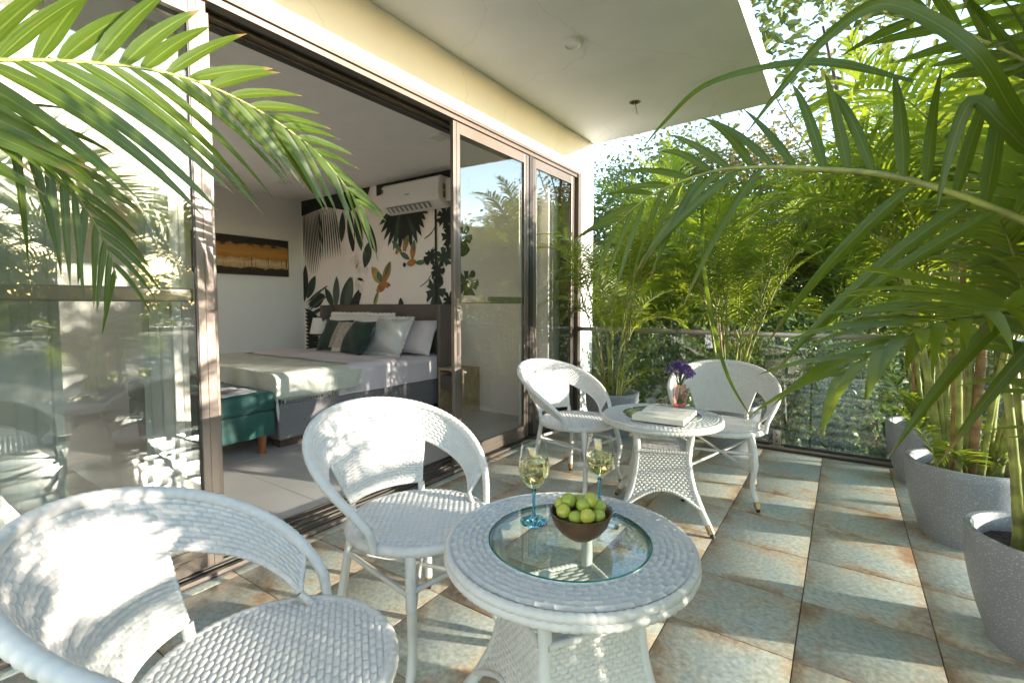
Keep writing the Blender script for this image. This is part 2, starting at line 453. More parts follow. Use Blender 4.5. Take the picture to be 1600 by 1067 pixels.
def make_tile_mat():
    """glazed terrace tile: pale turquoise in the middle, rust brown towards the edges, own print on each tile"""
    m, nt, b = new_mat('rustic_turquoise_tile')
    N = nt.nodes.new; L = nt.links.new
    tc = N('ShaderNodeTexCoord'); oi = N('ShaderNodeObjectInfo')
    # per-tile shifted coordinates
    mul = N('ShaderNodeMath'); mul.operation = 'MULTIPLY'; mul.inputs[1].default_value = 97.0
    L(oi.outputs['Random'], mul.inputs[0])
    cmb = N('ShaderNodeCombineXYZ'); L(mul.outputs[0], cmb.inputs[0]); L(mul.outputs[0], cmb.inputs[2])
    add = N('ShaderNodeVectorMath'); add.operation = 'ADD'
    L(tc.outputs['Object'], add.inputs[0]); L(cmb.outputs[0], add.inputs[1])
    # distance to the tile's edge
    sep = N('ShaderNodeSeparateXYZ'); L(tc.outputs['Object'], sep.inputs[0])
    ax = N('ShaderNodeMath'); ax.operation = 'ABSOLUTE'; L(sep.outputs[0], ax.inputs[0])
    ay = N('ShaderNodeMath'); ay.operation = 'ABSOLUTE'; L(sep.outputs[1], ay.inputs[0])
    mxm = N('ShaderNodeMath'); mxm.operation = 'MAXIMUM'; L(ax.outputs[0], mxm.inputs[0]); L(ay.outputs[0], mxm.inputs[1])
    ed = N('ShaderNodeMapRange'); ed.inputs['From Min'].default_value = .06; ed.inputs['From Max'].default_value = .2
    L(mxm.outputs[0], ed.inputs['Value'])
    n1 = N('ShaderNodeTexNoise'); n1.inputs['Scale'].default_value = 5.2; n1.inputs['Detail'].default_value = 5; n1.inputs['Roughness'].default_value = .62; n1.inputs['Distortion'].default_value = .6
    L(add.outputs[0], n1.inputs['Vector'])
    sm = N('ShaderNodeMath'); sm.operation = 'MULTIPLY_ADD'; sm.inputs[1].default_value = .24; L(ed.outputs[0], sm.inputs[0]); L(n1.outputs['Fac'], sm.inputs[2])
    cr = N('ShaderNodeValToRGB'); e = cr.color_ramp.elements
    e[0].position = .38; e[0].color = (.385, .42, .395, 1)
    e[1].position = .98; e[1].color = (0.252, 0.130, 0.067, 1)
    k = cr.color_ramp.elements.new(.60); k.color = (0.445, 0.445, 0.378, 1)
    k = cr.color_ramp.elements.new(.72); k.color = (0.47, 0.385, 0.285, 1)
    k = cr.color_ramp.elements.new(.84); k.color = (0.353, 0.227, 0.134, 1)
    L(sm.outputs[0], cr.inputs[0])
    # fine mottling
    n2 = N('ShaderNodeTexNoise'); n2.inputs['Scale'].default_value = 60; n2.inputs['Detail'].default_value = 4
    L(add.outputs[0], n2.inputs['Vector'])
    r2 = N('ShaderNodeValToRGB'); r2.color_ramp.elements[0].color = (.72, .72, .72, 1); r2.color_ramp.elements[1].color = (1.2, 1.2, 1.2, 1)
    r2.color_ramp.elements[0].position = .3; r2.color_ramp.elements[1].position = .7
    L(n2.outputs['Fac'], r2.inputs[0])
    mm = N('ShaderNodeMix'); mm.data_type = 'RGBA'; mm.blend_type = 'MULTIPLY'; mm.inputs['Factor'].default_value = 1
    L(cr.outputs[0], mm.inputs['A']); L(r2.outputs[0], mm.inputs['B'])
    # overall shade of each tile
    hv = N('ShaderNodeHueSaturation')
    mr = N('ShaderNodeMapRange'); mr.inputs['To Min'].default_value = .84; mr.inputs['To Max'].default_value = 1.12
    L(oi.outputs['Random'], mr.inputs['Value']); L(mr.outputs[0], hv.inputs['Value']); L(mm.outputs['Result'], hv.inputs['Color'])
    L(hv.outputs[0], b.inputs['Base Color'])
    b.inputs['Roughness'].default_value = .36
    # crackle relief in patches
    vo = N('ShaderNodeTexVoronoi'); vo.feature = 'DISTANCE_TO_EDGE'; vo.inputs['Scale'].default_value = 85
    L(add.outputs[0], vo.inputs['Vector'])
    vr = N('ShaderNodeMapRange'); vr.inputs['From Max'].default_value = .12; L(vo.outputs['Distance'], vr.inputs['Value'])
    n3 = N('ShaderNodeTexNoise'); n3.inputs['Scale'].default_value = 9; L(add.outputs[0], n3.inputs['Vector'])
    pr = N('ShaderNodeMapRange'); pr.inputs['From Min'].default_value = .5; pr.inputs['From Max'].default_value = .62; L(n3.outputs['Fac'], pr.inputs['Value'])
    bm = N('ShaderNodeMath'); bm.operation = 'MULTIPLY'; L(vr.outputs[0], bm.inputs[0]); L(pr.outputs[0], bm.inputs[1])
    ba = N('ShaderNodeMath'); ba.operation = 'MULTIPLY_ADD'; ba.inputs[1].default_value = .8; L(n2.outputs['Fac'], ba.inputs[0]); L(bm.outputs[0], ba.inputs[2])
    bp = N('ShaderNodeBump'); bp.inputs['Strength'].default_value = .22; bp.inputs['Distance'].default_value = .003
    L(ba.outputs[0], bp.inputs['Height']); L(bp.outputs[0], b.inputs['Normal'])
    return m


M['tile'] = make_tile_mat()
M['room_tile'] = simple('grey_floor_tile', (.45, .42, .40), .33, var=.06, vscale=2.5)


# ------------------------------------------------------------------ ground and terrace floor
g = MB().add([(-300, -300, -.5), (300, -300, -.5), (300, 300, -.5), (-300, 300, -.5)], [(0, 1, 2, 3)]).build('ground', M['ground'])
tag(g, kind='structure')

XJ = [.297 - .4 * k for k in range(-2, 7)]           # joints across (x)
YJ = [2.148 + .384 * k for k in range(-7, 6)]        # joints along (y)
X_SILL, X_RIGHT, Y_FAR, Y_NEAR = -2.165, 1.06, 4.31, -.55
floor = MB().box(X_SILL, X_RIGHT, Y_NEAR, 4.45, -.5, -.007).build('terrace_floor', M['grout'])
tag(floor, kind='structure')


def tile_mesh(w, d):
    mb = MB().box(-w / 2, w / 2, -d / 2, d / 2, -.007, 0.0, bevel=.0018)
    return mb.mesh('tile', M['tile'], True)


tile_cache = {}
xs = sorted(set([X_SILL] + [x for x in XJ if X_SILL + .05 < x < X_RIGHT - .05] + [X_RIGHT]))
ys = sorted(set([Y_NEAR] + [y for y in YJ if Y_NEAR + .05 < y < Y_FAR - .05] + [Y_FAR]))
for i in range(len(xs) - 1):
    for j in range(len(ys) - 1):
        w = round(xs[i + 1] - xs[i] - .0036, 4); d = round(ys[j + 1] - ys[j] - .0036, 4)
        if (w, d) not in tile_cache:
            tile_cache[(w, d)] = tile_mesh(w, d)
        link('tile', tile_cache[(w, d)], floor,
             ((xs[i] + xs[i + 1]) / 2 + rnd.uniform(-.0006, .0006), (ys[j] + ys[j + 1]) / 2 + rnd.uniform(-.0006, .0006), rnd.uniform(-.0008, .0004)),
             (0, 0, rnd.choice([0, math.pi]) if abs(w - d) > .002 else rnd.choice([0, math.pi / 2, math.pi])))

# ------------------------------------------------------------------ house
XW = -2.20         # outer face of the facade
Y_END = 4.70       # far end of the facade
Y_MURAL = 4.15
Z_SOF = 2.82
Z_CEIL = 2.67
X_BACK = -6.58
Y_ROOM0 = -1.6
house = empty('house', (XW, 1.5, 0), label='white rendered house with flat overhanging roof and bronze sliding doors', cat='house')
hinv = (-XW, -1.5, 0)


def hp(mb, name, mat, parent=None, smooth=False):
    """part of the house given in world coordinates"""
    me = mb.mesh(name, mat, smooth)
    return link(name, me, parent if parent else house, hinv if parent is None else (0, 0, 0))


hp(MB().box(XW - .22, XW, -.95, 4.42, 2.46, Z_SOF - .002), 'wall', M['plaster'])
hp(MB().box(XW - .22, XW + .001, 4.42, Y_END, -.5, Z_SOF - .003), 'wall', M['plaster'])
hp(MB().box(XW - .22, XW + .001, -3.5, -.95, -.5, Z_SOF - .003), 'wall', M['plaster'])
hp(MB().box(X_BACK - .2, XW - .221, Y_MURAL + .2, Y_END - .004, -.5, Z_SOF - .004), 'wall', M['plaster'])
# roof slab, far edge slightly skewed
sv = [(X_BACK - .4, -3.6), (-.53, -3.6), (-.53, 4.585), (XW, Y_END + .003), (X_BACK - .4, Y_END + .003)]
nv = len(sv)
V = [(x, y, Z_SOF) for x, y in sv] + [(x, y, Z_SOF + .17) for x, y in sv]
Fc = [tuple(reversed(range(nv))), tuple(range(nv, 2 * nv))] + [(k, (k + 1) % nv, nv + (k + 1) % nv, nv + k) for k in range(nv)]
hp(MB().add(V, Fc), 'roof_slab', M['soffit'])

# door frame: head, jambs, threshold with tracks
fr = hp(MB().box(XW - .20, XW + .012, -.95, 4.41, 2.435, 2.459), 'door_frame', M['bronze'])
for k, (xa, xb, za, zb, mt) in enumerate([(XW - .06, XW - .004, 2.405, 2.434, 'bronze'), (XW - .10, XW - .062, 2.412, 2.434, 'dark_metal'),
                                          (XW - .145, XW - .102, 2.395, 2.434, 'bronze'), (XW - .2, XW - .147, 2.385, 2.434, 'dark_metal')]):
    hp(MB().box(xa, xb, -.94, 4.34, za, zb), 'head_rail', M[mt], fr)
hp(MB().box(XW - .20, XW + .010, 4.345, 4.41, .02, 2.434), 'jamb', M['bronze'], fr)
hp(MB().box(XW - .17, XW - .03, 4.30, 4.344, .02, 2.40), 'jamb', M['dark_metal'], fr)
hp(MB().box(XW - .20, XW + .010, -.95, -.89, .02, 2.434), 'jamb', M['bronze'], fr)
hp(MB().box(XW - .05, XW - .008, 3.475, 3.535, .03, 2.404), 'post', M['dark_metal'], fr)
# threshold
hp(MB().box(XW - .215, X_SILL + .004, -.95, 4.41, -.02, .006), 'threshold', M['dark_metal'], fr)
for xa, xb, z1, mt in [(X_SILL - .018, X_SILL + .003, .022, 'bronze'), (XW - .046, XW - .040, .026, 'steel'), (XW - .022, XW - .012, .018, 'bronze'),
                       (XW - .086, XW - .070, .03, 'bronze'), (XW - .105, XW - .099, .026, 'steel'), (XW - .14, XW - .125, .03, 'bronze'),
                       (XW - .170, XW - .164, .026, 'steel'), (XW - .213, XW - .195, .024, 'bronze')]:
    hp(MB().box(xa, xb, -.94, 4.40, .006, z1), 'track', M[mt], fr)


def door_panel(name, y0, y1, xc, st=.068, top=2.40, handle=None, mid=False, label=None, th=.030):
    mb = MB()
    z0 = .032
    for a, b_ in ((y0, y0 + st), (y1 - st, y1)):
        mb.box(xc - th / 2, xc + th / 2, a, b_, z0, top, bevel=.003)
        mb.box(xc - th / 2 - .003, xc + th / 2 + .003, (a + b_) / 2 - .003, (a + b_) / 2 + .003, z0, top)
    mb.box(xc - th / 2 + .001, xc + th / 2 - .001, y0 + st, y1 - st, z0 + .001, z0 + .095)
    mb.box(xc - th / 2 - .002, xc + th / 2 + .002, y0 + st, y1 - st, z0 + .05, z0 + .056)
    mb.box(xc - th / 2 + .001, xc + th / 2 - .001, y0 + st, y1 - st, top - .075, top - .001)
    p = hp(mb, name, M['bronze'])
    if label: p['label'] = label
    hp(MB().box(xc - .003, xc + .003, y0 + st - .006, y1 - st + .006, z0 + .09, top - .07), 'pane', M['pane'], p)
    for yy in (y0 + st, y1 - st - .005):
        hp(MB().box(xc + .0035, xc + th / 2 - .002, yy, yy + .005, z0 + .096, top - .076), 'gasket', M['dark_metal'], p)
    if mid:
        hp(MB().box(xc - .045, xc - .012, y0 + st + .002, y1 - st - .002, 1.165, 1.222, bevel=.008), 'mid_rail', M['steel'], p)
    if handle is not None:
        hp(MB().box(xc + th / 2, xc + th / 2 + .006, handle - .013, handle + .013, 1.02, 1.20, bevel=.002), 'lock_plate', M['steel'], p)
        hp(MB().box(xc + th / 2, xc + th / 2 + .004, handle - .012, handle + .012, .80, .96, bevel=.002), 'pull_recess', M['dark_metal'], p)
        hp(MB().tube([(xc + th / 2 + .006, handle, 1.13), (xc + th / 2 + .03, handle, 1.13)], .006, 10), 'lock_cylinder', M['steel'], p)
        kb = MB().lathe([(.0, -.002), (.012, -.002), (.012, .002), (0, .002)], seg=14)
        V = kb.v[0].copy(); kb.v[0] = V[:, [2, 0, 1]] + np.array([xc + th / 2 + .028, handle - .004, 1.105])
        kb.box(xc + th / 2 + .026, xc + th / 2 + .029, handle - .008, handle, 1.045, 1.098)
        kb.box(xc + th / 2 + .030, xc + th / 2 + .032, handle + .002, handle + .009, 1.05, 1.118)
        hp(kb, 'key', M['steel'], p)
    return p


door_panel('sliding_door', -.62, .985, XW - .028, label='left sliding door panel, closed, mirroring sky and palms', mid=True)
door_panel('sliding_door', -.60, 1.025, XW - .092, st=.06, label='second sliding panel parked behind the left one', th=.028)
door_panel('sliding_door', 2.52, 3.47, XW - .028, handle=2.556, mid=True, label='right sliding door panel with lock and hanging keys')
door_panel('window', 3.54, 4.295, XW - .028, st=.05, label='narrow fixed side light in front of the white curtain')

# ------------------------------------------------------------------ bedroom shell
rf = MB().box(X_BACK - .2, XW - .216, Y_ROOM0, Y_MURAL + .2, -.5, -.006).build('room_floor', M['grout'])
tag(rf, kind='structure')
RX = [XW - .217 - .0, -3.62, -4.82, -6.02, X_BACK]; RY = [Y_ROOM0, -.75, .45, 1.65, 2.85, 4.05, Y_MURAL]
for i in range(len(RX) - 1):
    for j in range(len(RY) - 1):
        x1, x0 = RX[i], RX[i + 1]; y0, y1 = RY[j], RY[j + 1]
        MB().box(x0 + .0015, x1 - .0015, y0 + .0015, y1 - .0015, -.006, 0, bevel=.0008).build('floor_tile', M['room_tile'], rf)
tag(MB().box(X_BACK - .2, X_BACK, Y_ROOM0, Y_MURAL + .2, -.5, Z_CEIL + .1).build('room_back_wall', M['room_wall']), kind='structure')
mw = MB().box(X_BACK, XW - .221, Y_MURAL, Y_MURAL + .199, -.5, Z_CEIL + .1).build('room_mural_wall', M['mural_ground'])
tag(mw, kind='structure')
tag(MB().box(X_BACK - .2, XW - .221, Y_ROOM0 - .2, Y_ROOM0, -.5, Z_CEIL + .1).build('room_side_wall', M['room_wall']), kind='structure')
tag(MB().box(X_BACK, XW - .221, Y_ROOM0, Y_MURAL, Z_CEIL, Z_CEIL + .1).build('room_ceiling', M['room_ceiling']), kind='structure')

# --- mural print: flat painted shapes on the wall
mural_mats = {}


def mural_mat(col):
    k = tuple(round(c, 3) for c in col)
    if k not in mural_mats:
        mural_mats[k] = simple('mural_paint_%d' % len(mural_mats), col, .75, var=.22, vscale=7)
    return mural_mats[k]


DG = (.016, .022, .016); MG = (.035, .055, .040); LG = (.075, .10, .075); PK = (.76, .66, .61)
YM = Y_MURAL - .0025


def mural_shape(name, pts, col, dy=0.0):
    mb = MB()
    n = len(pts)
    V = [(x, YM - dy, z) for x, z in pts] + [(x, YM - dy + .002, z) for x, z in pts]
    # orientation so that the painted face looks into the room (-Y)
    area = sum(pts[i][0] * pts[(i + 1) % n][1] - pts[(i + 1) % n][0] * pts[i][1] for i in range(n))
    idx = list(range(n)) if area > 0 else list(reversed(range(n)))
    mb.add(V, [tuple(idx)])
    return mb.build(name, mural_mat(col), mw)


def leaf_pts(x, z, L, W, ang, n=10, bend=0.0, skew=.5):
    c, s = math.cos(R(ang)), math.sin(R(ang))
    up = []; dn = []
    for k in range(n + 1):
        t = k / n
        w = W * (math.sin(math.pi * t ** skew if skew != .5 else math.pi * t) ** .8) * .5
        off = bend * L * t * t
        up.append((t * L, w + off)); dn.append((t * L, -w + off))
    P = up + dn[::-1][1:-1]
    return [(x + a * c - b_ * s, z + a * s + b_ * c) for a, b_ in P]


_lay = [0.0]


def ml(x, z, L, W, ang, col, bend=0, name='mural_leaf'):
    _lay[0] = (_lay[0] + .00025) % .006
    return mural_shape(name, leaf_pts(x, z, L, W, ang, bend=bend), col, _lay[0])


# hanging palm at the left edge
for k in range(13):
    t = k / 12
    ml(-6.54 + .38 * t, 2.62 - .10 * t, .62 + .40 * math.sin(3 * t + .4), .026, -93 + 12 * t, DG if k % 3 else MG, bend=.04)
for k in range(9):
    t = k / 8
    ml(-6.16 + .36 * t, 2.56 - .06 * t, .80 - .10 * t, .028, -86 + 9 * t, MG if k % 2 else LG, bend=-.05)
mural_shape('mural_branch', [(-6.575, 2.665), (-5.05, 2.665), (-5.12, 2.52), (-5.45, 2.40), (-6.0, 2.52), (-6.575, 2.45)], DG, .0063)
for x, z, L, W, a, c in [(-5.62, 2.42, .42, .13, -95, MG), (-5.50, 2.45, .62, .15, -82, DG), (-5.36, 2.40, .55, .15, -78, MG), (-5.24, 2.42, .45, .14, -70, LG),
                         (-5.20, 2.30, .55, .15, -62, DG), (-5.08, 1.98, .36, .17, -108, MG)]:
    ml(x, z, L, W, a, c)
# fan leaf behind the air conditioner
mural_shape('mural_branch', [(-4.93, 2.53), (-4.93, 2.668), (-3.62, 2.668), (-3.62, 2.53), (-4.2, 2.60)], DG, .0064)
for k in range(13):
    t = k / 12
    a = -150 + 118 * t
    L = .55 + .16 * math.sin(math.pi * min(1, t * 1.1)) - .10 * t
    ml(-4.42, 2.45, L, .105, a, DG if k % 4 else MG, bend=.02)
# vine with split leaves at the right
mural_shape('mural_stem', [(-3.935, 1.18), (-3.90, 1.18), (-3.895, 2.5), (-3.93, 2.5)], DG, .0061)


def monstera(x, z, r, ang, col):
    pts = []
    n = 40
    for k in range(n):
        a = 2 * math.pi * k / n
        rr = r * (1 + .15 * math.cos(a)) * (1 - .22 * abs(math.sin(a * 4)) ** 6 * (1 if .5 < a < 5.8 else 0))
        rr *= (.78 if abs(a - math.pi) < .25 else 1)
        rr *= (.45 if (k % 6 == 0 and 3 < k < n - 3) else 1)
        pts.append((rr * math.cos(a), rr * .8 * math.sin(a)))
    c, s = math.cos(R(ang)), math.sin(R(ang))
    _lay[0] = (_lay[0] + .0003) % .006
    mural_shape('mural_leaf', [(x + a * c - b_ * s, z + a * s + b_ * c) for a, b_ in pts], col, _lay[0])


for x, z, r, a, c in [(-3.76, 2.16, .19, -30, DG), (-3.70, 1.93, .17, -60, DG), (-3.98, 1.72, .12, 200, DG), (-3.80, 1.70, .15, 10, MG),
                      (-3.89, 1.56, .14, -90, DG), (-3.93, 1.33, .20, -95, MG), (-3.72, 1.21, .13, -20, DG), (-3.52, 1.9, .18, -90, DG), (-3.45, 1.4, .2, -90, MG)]:
    monstera(x, z, r, a, c)
for x, z in [(-4.0, 1.98), (-4.05, 1.72), (-4.08, 1.42)]:
    mural_shape('mural_stem', [(x - .10, z - .05), (x - .03, z - .02), (x + .02, z + .01), (x + .10, z + .10), (x + .095, z + .11), (x + .02, z + .025), (x - .03, z - .005), (x - .10, z - .04)], DG, .003)
# low plants at the left and behind the headboard
for x, z, L, W, a, c in [(-6.56, 1.20, .55, .16, 85, DG), (-6.50, 1.25, .40, .17, 55, MG), (-6.45, 1.15, .42, .20, 20, DG),
                         (-5.86, 1.12, .34, .13, 125, MG), (-5.82, 1.10, .46, .15, 85, LG), (-5.72, 1.08, .52, .17, 62, MG), (-5.60, 1.06, .50, .17, 72, LG),
                         (-5.52, 1.10, .34, .14, 40, DG), (-5.45, 1.05, .34, .15, 65, DG), (-5.38, 1.0, .3, .14, 30, MG), (-4.5, 1.05, .20, .10, 95, DG)]:
    ml(x, z, L, W, a, c)
for k in range(18):
    t = k / 17
    ml(-6.52 + .2 * t, 1.18 - .75 * t, .60 - .1 * t, .035, 30 - 38 * t + (k % 2) * 8, LG if k % 2 else DG, bend=-.10)
    ml(-6.55, 1.10 - .9 * t, .35, .07, -20 + 30 * t, DG)
for cx, cz, rr in [(-5.42, 1.75, .12), (-5.25, 1.60, .13), (-5.3, 1.42, .10)]:
    mural_shape('mural_blotch', [(cx + rr * math.cos(a) * (1 + .1 * math.sin(3 * a)), cz + rr * math.sin(a)) for a in np.linspace(0, 2 * math.pi, 18, endpoint=False)], PK, .0005)
# birds
OR = (.40, .17, .05); GRN = (.08, .16, .09); YL = (.42, .30, .09)


def bird(parts):
    for k, (x, z, L, W, a, c) in enumerate(parts):
        ml(x, z, L, W, a, c, name='mural_bird')


bird([(-4.86, 1.42, .30, .15, 130, YL), (-4.84, 1.44, .18, .09, 128, GRN), (-4.84, 1.42, .32, .13, 62, OR), (-4.80, 1.5, .22, .06, 64, GRN),
      (-4.97, 1.33, .24, .12, 28, OR), (-4.92, 1.35, .24, .06, 248, YL), (-4.93, 1.34, .20, .04, 240, GRN), (-4.80, 1.40, .09, .08, 10, OR), (-4.73, 1.42, .04, .03, -40, DG)])
bird([(-4.48, 1.80, .24, .07, 140, GRN), (-4.46, 1.80, .22, .09, 65, OR), (-4.42, 1.88, .12, .05, 65, GRN), (-4.52, 1.80, .20, .07, -28, LG), (-4.54, 1.82, .07, .06, 200, OR)])
bird([(-4.31, 1.68, .26, .09, 82, OR), (-4.29, 1.80, .14, .06, 80, GRN), (-4.40, 1.65, .17, .09, 10, OR), (-4.26, 1.66, .18, .06, 0, GRN), (-4.41, 1.65, .06, .06, 190, DG)])

# --- painting on the back wall
def painting_mat():
    m, nt, b = new_mat('golden_forest_canvas')
    N = nt.nodes.new; L = nt.links.new
    tc = N('ShaderNodeTexCoord')
    sep = N('ShaderNodeSeparateXYZ'); L(tc.outputs['Generated'], sep.inputs[0])
    nz = N('ShaderNodeTexNoise'); nz.inputs['Scale'].default_value = 9; nz.inputs['Detail'].default_value = 6
    L(tc.outputs['Generated'], nz.inputs['Vector'])
    ma = N('ShaderNodeMath'); ma.operation = 'MULTIPLY_ADD'; ma.inputs[1].default_value = .28; L(nz.outputs['Fac'], ma.inputs[0]); L(sep.outputs[2], ma.inputs[2])
    cr = N('ShaderNodeValToRGB'); e = cr.color_ramp.elements
    e[0].position = .30; e[0].color = (.03, .018, .012, 1)
    e[1].position = 1.0; e[1].color = (.025, .018, .014, 1)
    for p, c in [(.33, (.48, .30, .12)), (.48, (.62, .48, .28)), (.60, (.40, .17, .03)), (.72, (.55, .26, .05)), (.90, (.42, .2, .05)), (.96, (.03, .02, .015))]:
        k = e.new(p); k.color = (*c, 1)
    L(ma.outputs[0], cr.inputs[0])
    # trunks
    wv = N('ShaderNodeTexNoise'); wv.inputs['Scale'].default_value = 1; wv.inputs['Detail'].default_value = 3
    mp = N('ShaderNodeMapping'); mp.inputs['Scale'].default_value = (1, 60, 1.2); L(tc.outputs['Generated'], mp.inputs[0]); L(mp.outputs[0], wv.inputs['Vector'])
    r2 = N('ShaderNodeValToRGB'); r2.color_ramp.elements[0].position = .58; r2.color_ramp.elements[1].position = .64
    L(wv.outputs['Fac'], r2.inputs[0])
    zr = N('ShaderNodeMath'); zr.operation = 'COMPARE'; zr.inputs[1].default_value = .33; zr.inputs[2].default_value = .14; L(sep.outputs[2], zr.inputs[0])
    ff = N('ShaderNodeMath'); ff.operation = 'MULTIPLY'; L(r2.outputs[0], ff.inputs[0]); L(zr.outputs[0], ff.inputs[1])
    mx = N('ShaderNodeMix'); mx.data_type = 'RGBA'; L(ff.outputs[0], mx.inputs['Factor']); L(cr.outputs[0], mx.inputs['A']); mx.inputs['B'].default_value = (.10, .05, .02, 1)
    L(mx.outputs['Result'], b.inputs['Base Color']); b.inputs['Roughness'].default_value = .6
    return m


pt = empty('painting', (X_BACK, 3.3, 1.8), label='wide golden forest painting in a dark frame on the bedroom wall', cat='painting')
MB().box(.003, .030, -.62, .60, -.235, .255).build('canvas', painting_mat(), pt)
mb = MB()
for y0, y1, z0, z1 in [(-.628, .608, .256, .262), (-.628, .608, -.243, -.236), (-.628, -.621, -.236, .256), (.601, .608, -.236, .256)]:
    mb.box(.002, .033, y0, y1, z0, z1)
mb.build('frame', M['dark_wood'], pt)

# --- air conditioner
ac = empty('air_conditioner', (-4.14, Y_MURAL - .004, 2.24), label='white split air conditioner high on the mural wall', cat='air conditioner')
prof = [(0, .02), (-.06, 0), (-.14, .02), (-.20, .075), (-.215, .14), (-.20, .31), (-.17, .335), (0, .335)]
mb = MB()
V = []
nx = 2
for x in (-.46, .46):
    V += [(x, y, z) for y, z in prof]
n = len(prof)
mb.add(V, [tuple(range(n)), tuple(reversed(range(n, 2 * n)))] + [(k, n + k, n + (k + 1) % n, (k + 1) % n) for k in range(n)])
mb.build('body', M['white_plastic'], ac, smooth=30)
mb = MB().add([(-.38, -.138, .012), (.30, -.138, .012), (.30, -.203, .068), (-.38, -.203, .068)], [(0, 1, 2, 3)])
mb.v[0][:, 1] -= .004; mb.v[0][:, 2] -= .004
mb.build('outlet', M['grey_plastic'], ac)
for k in range(9):
    x = -.34 + k * .075
    MB().add([(x, -.150, .010), (x + .035, -.150, .010), (x + .030, -.200, .055), (x + .004, -.200, .055)], [(0, 1, 2, 3)]).build('louvre', M['white_plastic'], ac, loc=(0, -.008, -.006))
MB().box(-.05, .01, -.2175, -.2135, .17, .182).build('badge', M['grey_plastic'], ac)
MB().box(.462, .464, -.14, -.09, .19, .25).build('rating_sticker', M['gold'], ac)
MB().box(.462, .464, -.135, -.095, .10, .17).build('rating_sticker', M['gold'], ac)
MB().box(-.45, -.425, -.2155, -.211, .24, .28).build('rating_sticker', mural_mat(GRN), ac)
MB().box(.48, .72, -.12, -.002, .06, .30, bevel=.01).build('pipe_box', M['white_plastic'], ac)

# --- room ceiling fittings
for x, y, lb in [(-5.736, 3.357, 'square recessed ceiling fitting above the bed'), (-3.05, 3.28, 'square recessed ceiling fitting near the sliding door')]:
    t = empty('ceiling_fitting', (x, y, Z_CEIL), label=lb, cat='ceiling light', group='square fittings in the bedroom ceiling')
    MB().box(-.075, .075, -.075, .075, -.02, -.001, bevel=.004).build('housing', M['white_plastic'], t)
    MB().box(-.055, .055, -.055, .055, -.024, -.021).build('diffuser', M['shade'], t)


# ------------------------------------------------------------------ soft goods
def cushion(name, w, h, d, mat, loc, rx, rz, parent=None, n=18, frill=0.0, ry=0.0, wr=.004, seed=0):
    """pillow standing upright in its local XZ plane, puffed along Y"""
    rg = np.random.default_rng(seed)
    u = np.linspace(-1, 1, n); A, B = np.meshgrid(u, u, indexing='ij')
    pin = 1 - .10 * (A ** 2 * (1 - B ** 2) + 0) ** 1
    X = A * w / 2 * (1 - .08 * (1 - B ** 2) * 0 - .07 * (1 - np.abs(B)) * np.abs(A) ** 3)
    Zz = B * h / 2 * (1 - .07 * (1 - np.abs(A)) * np.abs(B) ** 3)
    T = ((1 - np.abs(A) ** 2.6) * (1 - np.abs(B) ** 2.6)) ** .5 * d / 2
    W = sum(np.sin(A * rg.uniform(2, 7) + B * rg.uniform(2, 7) + rg.uniform(0, 6)) for _ in range(4)) * wr
    mb = MB()
    mb.grid(np.stack([X, -T - W * (T > .004), Zz], -1))
    mb.grid(np.stack([X, T, Zz], -1)[::-1])
    if frill:
        per = []
        k = np.linspace(-1, 1, 30)
        per = [(a, -1) for a in k] + [(1, a) for a in k] + [(-a, 1) for a in k] + [(-1, -a) for a in k]
        P = np.zeros((len(per), 2, 3))
        for i, (a, b_) in enumerate(per):
            x = a * w / 2 * (1 - .07 * (1 - abs(b_))); z = b_ * h / 2 * (1 - .07 * (1 - abs(a)))
            l = math.hypot(a, b_)
            P[i, 0] = (x * .985, 0, z * .985)
            P[i, 1] = (x + a / l * frill, .010 * math.sin(i * 1.9), z + b_ / l * frill)
        mb.grid(P, close_u=True)
    o = mb.build(name, mat, parent, smooth='all')
    o.location = loc; o.rotation_euler = (rx, ry, rz)
    return o


# bed
BX0, BX1, BY0, BY1 = -5.68, -3.66, 2.07, 4.02
bed = empty('bed', (-4.67, 3.05, 0), label='grey upholstered double bed with tall winged headboard', cat='bed')
bi = (4.67, -3.05, 0)


def bp_(mb, name, mat, parent=bed, smooth=False):
    return link(name, mb.mesh(name, mat, smooth), parent, bi if parent is bed else (0, 0, 0))


bp_(MB().box(BX0, BX1, BY0, BY1, .075, .37, bevel=.02), 'base', M['bed_fabric'], smooth=True)
for x in (BX0 + .08, BX1 - .19):
    for y in (BY0 + .05, BY1 - .25):
        bp_(MB().box(x, x + .11, y, y + .2, 0.0, .08), 'leg', M['dark_wood'])
bp_(MB().box(BX0 + .03, BX1 - .03, BY0 + .03, BY1 - .0, .372, .575, bevel=.06), 'mattress', M['white_cloth'], smooth=True)
hb = bp_(MB().box(BX0 - .06, BX1 + .02, BY1 + .01, BY1 + .105, .10, 1.165, bevel=.02), 'headboard', M['head_fabric'], smooth=True)
for x in (BX0 - .075, BX1 + .015):
    bp_(MB().box(x, x + .06, BY1 - .17, BY1 + .108, .102, 1.155, bevel=.018), 'wing', M['head_fabric'], hb, smooth=True)


